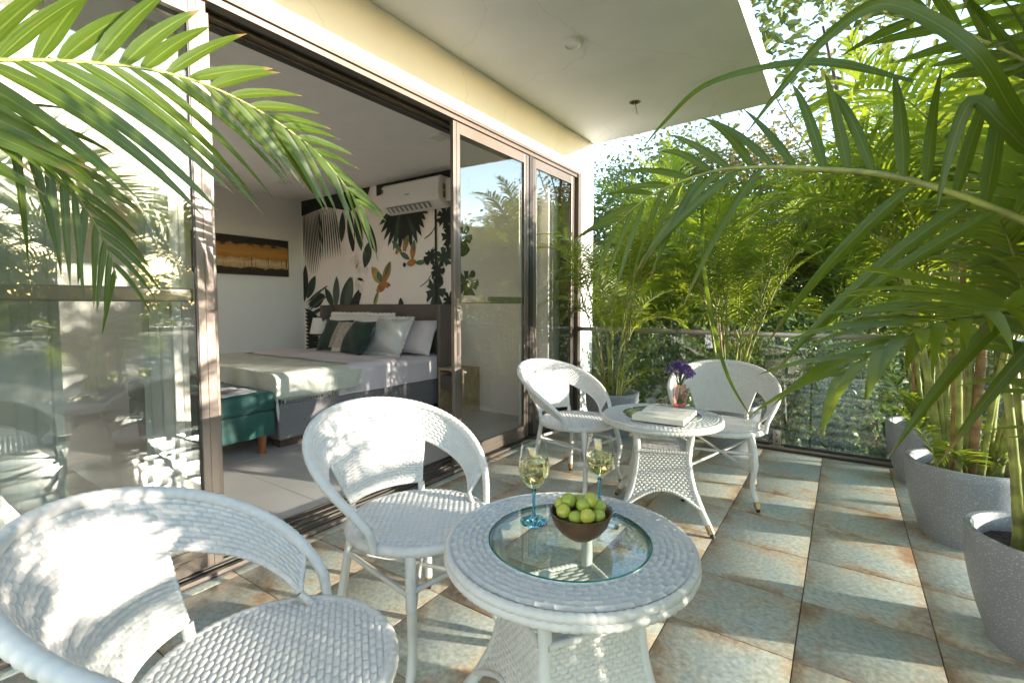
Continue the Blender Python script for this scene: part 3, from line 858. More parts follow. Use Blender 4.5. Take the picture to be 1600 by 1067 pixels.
def drape(y0, y1, z_top, hang_r, hang_l, nx=90, ny=40, seed=1, ripple=.006, x0=BX0 + .0, x1=BX1 + .006, foot=None, quilt=0.0, wave=.02, round_=.07, skew=0.0):
    """cloth lying over the mattress and hanging at its sides"""
    rg = np.random.default_rng(seed)
    w = x1 - x0
    s = np.linspace(-hang_l, w + hang_r, nx)
    yy = np.linspace(y0, y1, ny)
    S, Yy = np.meshgrid(s, yy, indexing='ij')
    X = np.clip(S, 0, w) + x0
    over = np.maximum(S - w, 0) + np.maximum(-S, 0)
    Z = z_top - over
    # rounded shoulder
    e = np.minimum(np.clip(S, 0, w), w - np.clip(S, 0, w))
    k = np.clip(1 - e / round_, 0, 1)
    Z = Z - (k ** 2) * round_ * .55 * (over <= 0) - (over > 0) * round_ * .55
    ph = sum(np.sin(Yy * rg.uniform(8, 30) + rg.uniform(0, 6)) for _ in range(3)) / 3
    sgn = np.where(S > w, 1, np.where(S < 0, -1, 0))
    X = X + sgn * (over > 0) * (wave * ph * np.clip(over / .2, 0, 1) + .008)
    Z = Z + ripple * sum(np.sin(S * rg.uniform(3, 14) + Yy * rg.uniform(3, 14) + rg.uniform(0, 6)) for _ in range(5)) / 3 * (over <= 0)
    Yw = Yy + skew * (S - w) / w + .012 * np.sin(S * 9 + seed)
    if quilt:
        # embossed fan-leaf pattern
        q = np.zeros_like(S)
        for cx in np.arange(-.3, w + .5, .46):
            for cy in np.arange(y0 - .1, y1 + .3, .40):
                r_ = np.hypot(S - cx, Yy - cy); a = np.arctan2(Yy - cy, S - cx)
                q += (np.abs(np.sin(a * 11)) - .5) * np.exp(-((r_ - .13) / .075) ** 2)
        Z = Z + quilt * q * (over <= 0); X = X + sgn * quilt * q * (over > 0)
    if foot is not None:
        d = np.maximum(foot - Yw, 0)
        Z = np.where(d > 0, Z - d, Z); Yw = np.where(d > 0, foot - .012 - .02 * np.sin(S * 17) * np.clip(d / .15, 0, 1), Yw)
    return np.stack([X, Yw, Z], -1)


sheet = MB().grid(drape(2.62, 3.99, .602, .205, .205, seed=3, ripple=.008, wave=.014, nx=110, ny=90)).build('duvet', M['lilac'], smooth='all')
tag(sheet, 'smooth lilac duvet spread over the upper half of the bed', 'duvet')
fold = MB().grid(drape(2.74, 3.30, .628, .15, .10, seed=5, ripple=.006, wave=.012, nx=110, ny=40, x1=BX1 + .014)).build('folded_sheet', M['lilac'], smooth='all')
tag(fold, 'pale lilac turned back band of duvet beside the bedspread edge', 'duvet')
spread_m = simple('sage_quilted_cotton', (.46, .48, .42), .85, var=.06, vscale=8)
sp = MB().grid(drape(1.86, 2.84, .618, .16, .10, seed=8, ripple=.006, wave=.022, nx=240, ny=150, x1=BX1 + .020, foot=2.05, quilt=.0045)).build('bedspread', spread_m, smooth='all')
tag(sp, 'sage green quilted bedspread with leaf pattern over the bed foot', 'bedspread')
fr_ = MB()
for k in range(60):
    y = 2.08 + k * .0128
    z = .618 - .16 - .07 * .55 + .004
    fr_.tube([(BX1 + .034 + .01 * math.sin(y * 21), y, z), (BX1 + .040, y + rnd.uniform(-.006, .006), z - .02), (BX1 + .036, y + rnd.uniform(-.01, .01), z - .045)], .0022, 4)
o = fr_.build('fringe', spread_m, sp)

# pillows: name, mat, w,h,d, x, y, rot
PZ = .60
pill = [
    ('pillow', 'white_cloth', .66, .46, .17, (-5.24, 3.86, PZ + .23), -22, 4, .035, 'white frilled pillow at the far side of the bed', 21),
    ('pillow', 'white_cloth', .66, .46, .17, (-4.72, 3.84, PZ + .23), -24, -3, .035, 'white frilled pillow behind the fringed cushion', 22),
    ('pillow', 'lilac', .66, .42, .17, (-4.02, 3.86, PZ + .20), -26, 2, 0, 'plain lilac pillow nearest the sliding door', 23),
    ('pillow', 'grey_cloth', .60, .42, .18, (-4.24, 3.70, PZ + .21), -27, -4, .045, 'pale grey pillow with a frilled border on the near side', 24),
]
for nm_, mt, w, h, d, loc, rx, rz, frl, lb, sd_ in pill:
    tag(cushion(nm_, w, h, d, M[mt], loc, R(rx), R(rz), frill=frl, seed=sd_), lb, 'pillow', 'pillows against the headboard')
c1 = cushion('cushion', .44, .42, .16, M['green_velvet'], (-5.10, 3.62, PZ + .19), R(-28), R(8), seed=31)
tag(c1, 'dark green velvet cushion left of the fringed cushion', 'cushion', 'cushions in front of the pillows')
c3 = cushion('cushion', .44, .42, .16, M['green_velvet'], (-4.52, 3.50, PZ + .19), R(-30), R(-6), seed=33)
tag(c3, 'dark green velvet cushion right of the fringed cushion', 'cushion', 'cushions in front of the pillows')
c2 = cushion('cushion', .44, .40, .14, M['white_cloth'], (-4.80, 3.60, PZ + .18), R(-28), R(3), seed=32)
tag(c2, 'beige fringed cushion between the two dark green cushions', 'cushion', 'cushions in front of the pillows')
mb = MB()
tas = simple('beige_fringe', (.45, .38, .30), .9, var=.3, vscale=60)
for k in range(34):
    x = -.20 + k * .0122
    pth = [(x + rnd.uniform(-.003, .003), -.060 - .018 * (1 - (abs(zz) / .2) ** 2), zz) for zz in np.linspace(.16, -.17, 8)]
    mb.tube(pth, .0035, 4)
mb.build('fringe', tas, c2)

# bench at the bed's foot
bn = empty('bench', (-4.4, 1.80, 0), label='teal velvet storage bench with wooden legs at the bed foot', cat='bench')
MB().box(-.78, .765, -.235, .225, .145, .335, bevel=.012).build('base', M['teal'], bn, smooth=True)
st_ = MB().box(-.79, .775, -.242, .232, .338, .487, bevel=.035).build('seat_cushion', M['teal'], bn, smooth=True)
mb = MB()
for x in (-.4, 0, .42):
    mb.tube([(x, -.243, .36), (x, -.243, .45), (x, -.215, .488), (x, 0, .4885), (x, .205, .488), (x, .233, .45), (x, .233, .36)], .003, 5)
mb.build('seam', M['teal'], st_)
for sx in (-.70, .69):
    for sy in (-.17, .16):
        MB().tube([(sx, sy, .15), (sx, sy, .0)], [.034, .024], 14).build('leg', M['wood'], bn, smooth=True)

mgz = empty('magazine', (-3.86, 1.74, .4905), rz=R(12), label='open magazine lying on the teal bench', cat='magazine')
for s in (-1, 1):
    P = np.zeros((9, 2, 3))
    for i in range(9):
        t = i / 8
        P[i, :, 0] = s * t * .20; P[i, 0, 1] = -.14; P[i, 1, 1] = .14
        P[i, :, 2] = .006 + .016 * math.sin(math.pi * min(1, t * 1.25)) * (1 - t) + .004 * (1 - t)
    MB().grid(P if s > 0 else P[::-1]).build('page', M['white_cloth'], mgz, smooth='all')
    MB().box(min(s * .03, s * .16), max(s * .03, s * .16), -.09, .05, .0235, .0245).build('photograph', simple('magazine_photo_%d' % s, (.12, .12, .13), .4, var=.8, vscale=18), mgz)
MB().box(-.2, .2, -.14, .14, .0, .0045).build('cover', M['grey_cloth'], mgz)

# nightstands and lamp
ns = empty('nightstand', (-3.44, 3.98, 0), label='pale wooden nightstand between the bed and the sliding door', cat='nightstand')
for a in [(-.16, .16, -.15, .16, .455, .48), (-.16, -.14, -.15, .16, .0, .454), (.14, .16, -.15, .16, 0, .454)]:
    MB().box(*a).build('panel', M['pale_wood'], ns)
MB().box(-.139, .139, -.14, .16, .25, .40).build('drawer', M['head_fabric'], ns)
ns2 = empty('nightstand', (-5.95, 3.95, 0), label='pale wooden nightstand under the table lamp', cat='nightstand')
for a in [(-.17, .17, -.15, .16, .455, .48), (-.17, -.15, -.15, .16, .0, .454), (.15, .17, -.15, .16, 0, .454)]:
    MB().box(*a).build('panel', M['pale_wood'], ns2)
lamp = empty('table_lamp', (-5.80, 3.9, .481), label='table lamp with white cone shade on the far nightstand', cat='lamp')
MB().lathe([(0, 0), (.07, 0), (.07, .012), (.008, .02), (.006, .34), (0, .34)], seg=20).build('stem', M['steel'], lamp, smooth=True)
MB().lathe([(.145, .295), (.10, .505), (.097, .505), (.142, .295)], seg=36).build('lamp_shade', M['shade'], lamp, smooth=True)


def curtain(name, y0, y1, x, label, z0=.02, z1=2.40, folds=6, amp=.03):
    n = folds * 10
    P = np.zeros((n, 14, 3))
    for i in range(n):
        t = i / (n - 1)
        for j in range(14):
            q = j / 13
            P[i, j] = (x + amp * math.sin(t * folds * 2 * math.pi) * (.6 + .4 * q), y0 + (y1 - y0) * t + .01 * math.sin(t * folds * 4 * math.pi), z0 + (z1 - z0) * (1 - q))
    o = MB().grid(P).build(name, M['curtain'], smooth='all')
    return tag(o, label, 'curtain')


curtain('curtain', 3.78, 4.10, -2.52, 'white floor length curtain behind the narrow side window', folds=5)
curtain('curtain', .34, .56, -2.55, 'white curtain panel seen dimly through the left door pane', folds=2, amp=.012)
curtain('curtain', .83, 1.01, -2.55, 'narrow white curtain gathered beside the open doorway', folds=2, amp=.012)

# ------------------------------------------------------------------ terrace ceiling fittings
cl_ = empty('ceiling_lamp', (-1.477, 2.833, Z_SOF), label='round white downlight in the terrace soffit', cat='ceiling light')
MB().lathe([(0, -.012), (.042, -.014), (.050, -.022), (.060, -.018), (.064, -.001), (0, -.001)], seg=40).build('trim', M['white_plastic'], cl_, smooth=True)
so = empty('light_socket', (-1.474, 3.931, Z_SOF), label='open light hole with dangling wires in the soffit', cat='light socket')
MB().lathe([(.030, -.001), (.036, -.004), (.045, -.003), (.047, -.0005)], seg=32).build('ring', M['brass'], so, smooth=True)
MB().lathe([(0, -.0012), (.031, -.0012), (.031, -.0006), (0, -.0006)], seg=28).build('hole', M['dark'], so)  # flat disc, its black stands in for the shade inside the hole
for k, (dx, dy, l) in enumerate([(.01, .0, .10), (-.012, .01, .075), (.0, -.012, .05)]):
    MB().tube([(dx * .3, dy * .3, -.001), (dx, dy, -l * .4), (dx * 1.6 + .006, dy, -l)], .0025, 5, sub=4).build('wire', M['white_plastic'] if k else M['dark'], so)


# ------------------------------------------------------------------ railings
def railing(name, p0, p1, label, panes, spig):
    """glass railing from p0 to p1 (plan points)"""
    a = math.atan2(p1[1] - p0[1], p1[0] - p0[0]); L_ = math.hypot(p1[0] - p0[0], p1[1] - p0[1])
    t = empty(name, (p0[0], p0[1], 0), rz=a, label=label, cat='railing', group='glass railings round the terrace')
    MB().box(0, L_, -.025, .025, .900, .940, bevel=.006).build('handrail', M['steel'], t, smooth=True)
    MB().box(0, L_, -.035, .035, -.002, .028, bevel=.004).build('base_channel', M['bronze'], t, smooth=True)
    MB().box(0, L_, -.012, .012, .0285, .045).build('gasket', M['dark_metal'], t)
    n = len(panes) - 1
    for k in range(n):
        MB().box(panes[k] + .006, panes[k + 1] - .006, -.006, .006, .046, .899).build('glass_panel', M['rail_glass'], t)
    for s_ in spig:
        q = MB().box(s_ - .028, s_ + .028, -.034, -.012, .03, .16, bevel=.003).build('spigot', M['steel'], t, smooth=True)
        MB().box(s_ - .05, s_ + .05, -.045, .03, .0285, .036, bevel=.002).build('base_plate', M['steel'], q)
        for dz in (.07, .12):
            b_ = MB().tube([(s_, -.034, dz), (s_, -.039, dz)], .006, 10).build('bolt', M['dark_metal'], q)
    return t


railing('glass_railing', (XW + .01, 4.37), (1.0, 4.37), 'frameless glass railing with steel handrail across the far end', [0, 1.2, 2.0, 3.18], [.45, 1.00, 1.775, 2.6])
railing('glass_railing', (1.0, 4.335), (1.0, -.5), 'frameless glass railing behind the row of potted palms', [0, 1.2, 2.4, 3.6, 4.83], [.6, 1.8, 3.0, 4.2])


# ------------------------------------------------------------------ wicker
def pillow_weave(U, V, bu, bv):
    row = np.floor(V / bv)
    s = ((U / bu) + .5 * (row % 2)) % 1.0
    t = (V / bv) % 1.0
    return (np.sin(np.pi * s) ** .30) * (1 - np.abs(2 * t - 1) ** 5) * (.80 + .20 * np.sin(np.pi * s))


def woven(mb, Pf, Lu, Lv, bu=.031, bv=.0135, amp=.0056, mask=None, two=True, flip=1, su=6, sv=4):
    """Pf(u,v) -> (...,3) for u,v in 0..1; displaced by woven strands"""
    nu_b = max(2, round(Lu / bu)); nv_b = max(2, round(Lv / bv)); nv_b += nv_b % 2
    nu = nu_b * su + 1; nv = nv_b * sv + 1
    ts = {6: [0, .05, .18, .5, .82, .95], 4: [0, .13, .5, .87]}
    u = np.concatenate([(np.arange(nu_b)[:, None] + np.array(ts[6])[None]).ravel(), [nu_b]]) / nu_b
    v = np.concatenate([(np.arange(nv_b)[:, None] + np.array(ts[4])[None]).ravel(), [nv_b]]) / nv_b
    # every other row is shifted by half a strand, so sample both phases
    u = np.unique(np.round(np.concatenate([u, (u + .5 / nu_b)[u + .5 / nu_b < 1]]), 6))
    U, V = np.meshgrid(u, v, indexing='ij')
    P = Pf(U, V)
    du = np.gradient(P, u, axis=0); dv = np.gradient(P, v, axis=1)
    N = np.cross(du, dv); N /= np.linalg.norm(N, axis=-1)[..., None] + 1e-12
    h = pillow_weave(U * nu_b * bu * .99999, V * nv_b * bv * .99999, bu, bv)
    Q = P + flip * N * (amp * (h - .35))[..., None]
    fm = None
    if mask is not None:
        mk = mask(P)
        fm = mk[:-1, :-1] & mk[1:, :-1] & mk[1:, 1:] & mk[:-1, 1:]
    mb.grid(Q, mask=fm)
    if two:
        # back face of the cloth, woven as well, a strand's thickness away
        h2 = pillow_weave(U * nu_b * bu * .99999 + bu * .5, V * nv_b * bv * .99999, bu, bv)
        Q2 = P - flip * N * (.004 + amp * (h2 - .35))[..., None]
        Q2 = Q2[:, ::-1]
        mb.grid(Q2, mask=None if fm is None else fm[:, ::-1])
    return mb


CW, CD, CY0, CZT, CP, CTE, CRS, CZS = .313, .285, -.102, .772, .564, 2.31, .240, .430


def hoop(th):
    th = np.asarray(th, float)
    g_ = np.clip((np.cos(th) - math.cos(CTE)) / (1 - math.cos(CTE)), 0, 1) ** CP
    return np.stack([CW * np.sin(th), CY0 - CD * np.cos(th), CZS + .01 + (CZT - CZS - .01) * g_], -1)


def hoop_dir(th):
    """direction in which the shell runs down and inward from the hoop"""
    H = hoop(th)
    a = np.asarray(th, float)
    # target on the seat's edge
    ex = .66 * H[..., 0]; ey = .60 * (H[..., 1] + .02) - .005
    E = np.stack([ex, ey, np.full_like(ex, CZS + .012)], -1)
    d = E - H
    L_ = np.linalg.norm(d, axis=-1)
    return d / (L_[..., None] + 1e-9), L_


TH_BAND = 2.08       # where the woven arm band ends
TH_PANEL = .84       # half angle of the back panel


def band_w(th):
    d, L_ = hoop_dir(th)
    w = .135 - .03 * np.clip((np.abs(th) - 1.2) / .9, 0, 1)
    return np.minimum(w, L_ * .80)


def build_chair():
    root = empty('wicker_chair')
    # seat
    mb = MB()
    r = CRS - .010

    def seat(U, V):
        x = (U - .5) * 2 * CRS; y = (V - .5) * 2 * CRS
        rr = np.clip(np.hypot(x, y) / CRS, 0, 1.5)
        return np.stack([x, y, CZS + .004 - .006 * (1 - rr ** 2) * 0 - .012 * np.clip(rr - .8, 0, 1)], -1)
    woven(mb, seat, 2 * CRS, 2 * CRS, mask=lambda P: np.hypot(P[..., 0], P[..., 1]) < r, two=True, bu=.0265, bv=.0140, amp=.0056)
    mb.build('seat', M['wicker'], root, smooth='all')
    a = np.linspace(0, 2 * np.pi, 90)
    ring = np.stack([(CRS - .012) * np.cos(a), (CRS - .012) * np.sin(a), np.full_like(a, CZS - .010)], -1)
    MB().tube(ring, .0165, 10, wrap=.020, amp=.0017, caps=False).build('seat_edge', M['wicker'], root, smooth='all')
    # back: band + panel
    mb = MB()

    def band(U, V):
        th = (U * 2 - 1) * TH_BAND
        H = hoop(th); d, L_ = hoop_dir(th); w = band_w(th)
        return H + d * (V * w)[..., None]
    th = np.linspace(-TH_BAND, TH_BAND, 200)
    arc = np.linalg.norm(np.diff(hoop(th), axis=0), axis=1).sum()
    woven(mb, band, arc, .13, flip=-1)

    def panel(U, V):
        th = (U * 2 - 1) * TH_PANEL * (1 - .10 * V)
        H = hoop(th); d, L_ = hoop_dir(th); w = band_w(th)
        bot = L_ * .955 - .012
        s = w + (bot - w) * V
        return H + d * s[..., None]
    thp = np.linspace(-TH_PANEL, TH_PANEL, 100)
    arcp = np.linalg.norm(np.diff(hoop(thp) + hoop_dir(thp)[0] * .2, axis=0), axis=1).sum()
    woven(mb, panel, arcp, .225, flip=-1)
    mb.build('backrest', M['wicker'], root, smooth='all')
    # edges: rolled hoop and thin bindings
    th = np.linspace(-CTE, CTE, 120)
    H = hoop(th)
    H[0, 2] -= .02; H[-1, 2] -= .02
    MB().tube(H, np.interp(np.abs(th), [0, 1.9, CTE], [.0145, .0145, .0120]), 12, wrap=.022, amp=.0016).build('rim', M['wicker'], root, smooth='all')
    mb = MB()
    for s in (-1, 1):
        tt = np.linspace(TH_PANEL, TH_BAND, 40) * s
        d, L_ = hoop_dir(tt)
        low = hoop(tt) + d * band_w(tt)[:, None]
        mb.tube(low, .0065, 7, wrap=.013, amp=.0014)
        # arm end edge
        e = hoop(np.array([TH_BAND * s]))[0]; mb.tube([e, low[-1]], .0065, 7, wrap=.012, amp=.0014)
        # panel side edge
        V = np.linspace(0, 1, 14)
        side = panel(np.full(14, .5 + .5 * s), V)
        mb.tube(side, .0065, 7, wrap=.013, amp=.0014)
        # posts down to the seat
        q = low[-1]
        mb.tube([q, q + np.array([-.004 * s, .016, -(q[2] - CZS) * .55]), (q[0] - .002 * s, q[1] + .03, CZS - .004)], .0085, 8, wrap=.010, amp=.001)
        q = side[-1]
        mb.tube([q, (q[0] * .97, q[1] * .96, CZS - .004)], .0125, 8, wrap=.011, amp=.0012)
    bot = panel(np.linspace(0, 1, 30), np.ones(30))
    mb.tube(bot, .0065, 7, wrap=.013, amp=.0014)
    mb.build('binding', M['wicker'], root, smooth='all')
    # legs
    for s in (-1, 1):
        top = np.array([.155 * s, .165, CZS - .012])
        pts = [top, (.170 * s, .185, .34), (.178 * s, .200, .26), (.168 * s, .188, .17), (.172 * s, .190, .10), (.196 * s, .205, .022)]
        lg = MB().tube(pts, .0145, 10, sub=8, wrap=0).build('leg', M['tube_white'], root, smooth='all')
        MB().tube(np.array(pts[:3]), .0158, 10, wrap=.011, amp=.0012).build('wrapping', M['wicker'], lg, smooth='all')
        MB().tube([(.186 * s, .199, .054), (.196 * s, .205, .018)], .0162, 12).build('cap', M['brass'], lg, smooth=True)
        MB().tube([(.196 * s, .205, .020), (.199 * s, .207, 0)], [.012, .010], 10).build('glide', M['rubber'], lg, smooth=True)
        pts = [(.155 * s, -.165, CZS - .012), (.178 * s, -.19, .22), (.200 * s, -.215, .022)]
        lg = MB().tube(pts, .0145, 10, sub=4).build('leg', M['tube_white'], root, smooth='all')
        MB().tube([(.197 * s, -.212, .054), (.200 * s, -.215, .018)], .0162, 12).build('cap', M['brass'], lg, smooth=True)
        MB().tube([(.200 * s, -.215, .020), (.2015 * s, -.2165, 0)], [.012, .010], 10).build('glide', M['rubber'], lg, smooth=True)
        MB().tube([(.176 * s, .196, .305), (.170 * s, -.181, .305)], .0085, 8, wrap=.010, amp=.001).build('stretcher', M['wicker'], root, smooth='all')
        MB().tube([(.172 * s, .192, .21), (0, 0, .262), (-.168 * s, -.178, .312)], .0075, 8).build('brace', M['tube_white'], root, smooth='all')
    MB().tube([(.174, .194, .318), (-.174, .194, .318)], .0085, 8, wrap=.010, amp=.001).build('stretcher', M['wicker'], root, smooth='all')
    MB().tube([(.168, -.179, .318), (-.168, -.179, .318)], .0085, 8, wrap=.010, amp=.001).build('stretcher', M['wicker'], root, smooth='all')
    return root


chair_pose = [((-.917, .493), 52.5, 'white wicker armchair in the near left foreground, cut by the frame'),
              ((-1.179, 1.156), -8.2, 'white wicker armchair with its back to the open bedroom door'),
              ((-1.374, 2.734), -11.0, 'white wicker armchair left of the far table, by the side window'),
              ((-.596, 3.117), -78.8, 'white wicker armchair behind the far table, facing the camera')]
chair0 = build_chair()
for i, ((x, y), ang, lb) in enumerate(chair_pose):
    c = chair0 if i == 0 else copy_tree(chair0)
    c.location = (x, y, 0); c.rotation_euler = (0, 0, R(ang - 90))
    tag(c, lb, 'chair', 'white wicker armchairs on the terrace')


# ------------------------------------------------------------------ tables
TZ, TR, TG = .560, .311, .207
tbl_glass = glass_mat('table_glass', (.86, .92, .90), .03)
edge_glass = simple('green_glass_edge', (.02, .16, .13), .1, var=.1)


def build_table():
    root = empty('wicker_table')
    mb = MB()

    def ring(U, V):
        a = U * 2 * np.pi; r = TG + (TR - .010 - TG) * V
        return np.stack([r * np.cos(a), r * np.sin(a), TZ - .004 - .010 * np.clip(V - .75, 0, 1)], -1)
    woven(mb, ring, 2 * np.pi * .26, TR - .01 - TG, bu=.036, bv=.0150, amp=.0068, two=False, flip=1)
    mb.build('top_ring', M['wicker'], root, smooth='all')
    a = np.linspace(0, 2 * np.pi, 160)
    mb = MB()
    for r, z, rad in [(TR - .006, TZ - .016, .011), (TR - .004, TZ - .032, .011), (TR - .020, TZ - .040, .010)]:
        mb.tube(np.stack([r * np.cos(a), r * np.sin(a), np.full_like(a, z)], -1), rad, 8, wrap=.020, amp=.0017, caps=False)
    mb.build('rim', M['wicker'], root, smooth='all')
    MB().lathe([(TG + .004, TZ - .006), (TG + .004, TZ - .02), (TG - .012, TZ - .02), (TG - .012, TZ - .010)], seg=64).build('support_ring', M['tube_white'], root, smooth=True)
    gt = MB().lathe([(0, TZ), (TG - .004, TZ), (TG - .004, TZ - .006), (0, TZ - .006)], seg=72).build('glass_top', tbl_glass, root)
    MB().lathe([(TG - .0038, TZ + .0004), (TG - .0008, TZ - .0006), (TG - .0008, TZ - .006), (TG - .0038, TZ - .0066)], seg=72).build('edge', edge_glass, gt, smooth=True)
    for k in range(4):
        b_ = R(45 + 90 * k)
        MB().lathe([(0, TZ - .0070), (.016, TZ - .0070), (.012, TZ - .013), (0, TZ - .014)], (.178 * math.cos(b_), .178 * math.sin(b_), 0), seg=20).build('pad', M['shade'], gt, smooth=True)

    def half(z):
        return np.interp(z, [0, .06, .13, .2, .28, .36, .40, .46, .55], [.236, .212, .178, .152, .134, .126, .127, .134, .150])
    for k in range(4):
        sx = (1, -1, -1, 1)[k]; sy = (1, 1, -1, -1)[k]
        zz = np.linspace(TZ - .02, .02, 22)
        h = half(zz)
        pts = np.stack([sx * h, sy * h, zz], -1)
        lg = MB().tube(pts, .0165, 10).build('leg', M['tube_white'], root, smooth='all')
        h0, h1 = half(.055), half(.018)
        MB().tube([(sx * h0, sy * h0, .055), (sx * h1, sy * h1, .018)], .0185, 12).build('cap', M['brass'], lg, smooth=True)
        MB().tube([(sx * h1, sy * h1, .020), (sx * half(0), sy * half(0), 0)], [.013, .011], 10).build('glide', M['rubber'], lg, smooth=True)
    for k in range(4):
        mb = MB()
        ca, sa = math.cos(k * math.pi / 2), math.sin(k * math.pi / 2)

        def pan(U, V):
            # V: 0 top, 1 bottom (arched)
            z = .392 + (.125 - .392) * V
            h = half(z)
            x = (U * 2 - 1) * h; y = -(h + .012) + .004 * 0
            return np.stack([x * ca - y * sa, x * sa + y * ca, z], -1)
        def arch(q):
            x_, y_ = q[..., 0] * ca + q[..., 1] * sa, q[..., 2]
            return y_ > .118 + .080 * (1 - np.clip(np.abs(x_) / .175, 0, 1) ** 2.2)
        woven(mb, pan, .30, .27, bu=.0245, bv=.0125, amp=.0060, flip=-1, mask=arch)
        u = np.linspace(0, 1, 40)
        za = .118 + .080 * (1 - np.clip(np.abs(2 * u - 1), 0, 1) ** 2.2)
        mb.tube(pan(u, (.392 - za) / .267), .008, 7, wrap=.014, amp=.0016)
        mb.tube(pan(u, np.zeros(40)), .009, 7, wrap=.014, amp=.0016)
        mb.build('panel', M['wicker'], root, smooth='all')
    mb = MB()
    woven(mb, lambda U, V: np.stack([(U - .5) * .262, (V - .5) * .262, np.full_like(U, .392)], -1), .262, .262, bu=.05, bv=.0145, amp=.004, two=False)
    mb.build('ledge', M['wicker'], root, smooth='all')
    return root


tb = build_table()
tb.location = (-.565, 1.080, 0); tb.rotation_euler = (0, 0, R(56))
tag(tb, 'round white wicker table in front, holding two wine glasses and fruit', 'table', 'round white wicker tables')
t2 = copy_tree(tb)
t2.location = (-.807, 2.617, 0); t2.rotation_euler = (0, 0, R(22))
tag(t2, 'round white wicker table at the back, holding an open book and vase', 'table', 'round white wicker tables')

# ------------------------------------------------------------------ table things
def refr_glass(name, col=(1, 1, 1), ior=1.45, rough=0.0):
    m, nt, b = new_mat(name)
    b.inputs['Base Color'].default_value = (*col, 1)
    b.inputs['Transmission Weight'].default_value = 1.0
    b.inputs['Roughness'].default_value = rough
    b.inputs['IOR'].default_value = ior
    # let sunlight through instead of a black shadow
    return m


M['clear'] = glass_mat('clear_drinking_glass', (.97, .98, .98), .06)
M['blue_glass'] = refr_glass('blue_glass', (.18, .55, .80))
M['wine'] = refr_glass('white_wine', (.93, .84, .42), 1.34)
M['pink_glass'] = glass_mat('pink_glass', (.97, .84, .80), .08)
M['water'] = refr_glass('water', (.95, .93, .90), 1.33)


def wine_glass(x, y, label, level):
    g_ = empty('wine_glass', (x, y, TZ + .0006), label=label, cat='wine glass', group='wine glasses on the front table')
    # bowl as a thin shell
    prof = [(.006, .092), (.018, .100), (.034, .118), (.041, .135), (.0425, .150), (.040, .175), (.0355, .205), (.0335, .216)]
    inn = [(r - .0012, z + .0004) for r, z in prof][::-1]
    p, _ = smooth_path(np.array([(r, z, 0) for r, z in prof]), np.zeros(len(prof)), 4)
    ii = [(r - .0012, z) for r, z, _ in p[::-1]]
    MB().lathe([(r, z) for r, z, _ in p] + [(.0332, .2168)] + ii, seg=40).build('bowl', M['clear'], g_, smooth='all')
    stem = [(.0, .0), (.037, .0), (.0385, .0016), (.036, .0035), (.018, .0065), (.0075, .012), (.0048, .022), (.0040, .045), (.0042, .075), (.0060, .0915), (.0, .0935)]
    MB().lathe(stem, seg=32).build('stem', M['blue_glass'], g_, smooth='all')
    wp = [(r - .0018, z) for r, z, _ in p if z < level]
    wp = [(0, wp[0][1] + .001)] + wp + [(wp[-1][0], level), (0, level)]
    MB().lathe(wp, seg=40).build('wine', M['wine'], g_, smooth=30)
    return g_


wine_glass(-.682, 1.098, 'blue stemmed glass of white wine left of the fruit bowl', .172)
wine_glass(-.570, 1.276, 'blue stemmed glass of white wine behind the fruit bowl', .160)

bx, by = -.538, 1.092
wood_bowl = simple('dark_turned_wood', (.085, .045, .022), .38, var=.5, vscale=9)
bw = empty('bowl', (bx, by, TZ + .0006), label='dark turned wooden bowl full of green gooseberries', cat='bowl')
op = [(0, 0), (.030, 0), (.034, .003), (.052, .016), (.068, .036), (.077, .062), (.0785, .068)]
ip = [(.0745, .068), (.070, .058), (.060, .036), (.042, .018), (0, .010)]
MB().lathe(op + ip, seg=56).build('body', wood_bowl, bw, smooth=50)


def fruit_mat():
    m, nt, b = new_mat('gooseberry_skin')
    N = nt.nodes.new; L = nt.links.new
    tc = N('ShaderNodeTexCoord'); oi = N('ShaderNodeObjectInfo')
    cr0 = N('ShaderNodeValToRGB'); cr0.color_ramp.elements[0].color = (.30, .36, .05, 1); cr0.color_ramp.elements[1].color = (.46, .44, .06, 1)
    L(oi.outputs['Random'], cr0.inputs[0])
    mp = N('ShaderNodeVectorMath'); mp.operation = 'ADD'; L(tc.outputs['Object'], mp.inputs[0]); L(oi.outputs['Random'], mp.inputs[1])
    nz = N('ShaderNodeTexVoronoi'); nz.inputs['Scale'].default_value = 110; L(mp.outputs[0], nz.inputs['Vector'])
    n2 = N('ShaderNodeTexNoise'); n2.inputs['Scale'].default_value = 40; L(mp.outputs[0], n2.inputs['Vector'])
    r1 = N('ShaderNodeMapRange'); r1.inputs['From Min'].default_value = .22; r1.inputs['From Max'].default_value = .12; L(nz.outputs['Distance'], r1.inputs['Value'])
    r2 = N('ShaderNodeMapRange'); r2.inputs['From Min'].default_value = .56; r2.inputs['From Max'].default_value = .62; L(n2.outputs['Fac'], r2.inputs['Value'])
    mm = N('ShaderNodeMath'); mm.operation = 'MULTIPLY'; L(r1.outputs[0], mm.inputs[0]); L(r2.outputs[0], mm.inputs[1])
    mx = N('ShaderNodeMix'); mx.data_type = 'RGBA'; L(mm.outputs[0], mx.inputs['Factor']); L(cr0.outputs[0], mx.inputs['A']); mx.inputs['B'].default_value = (.06, .05, .015, 1)
    L(mx.outputs['Result'], b.inputs['Base Color'])
    b.inputs['Roughness'].default_value = .28
    b.inputs['Subsurface Weight'].default_value = .25
    b.inputs['Subsurface Radius'].default_value = (.012, .012, .004)
    b.inputs['Subsurface Scale'].default_value = .5
    return m


gm = fruit_mat()


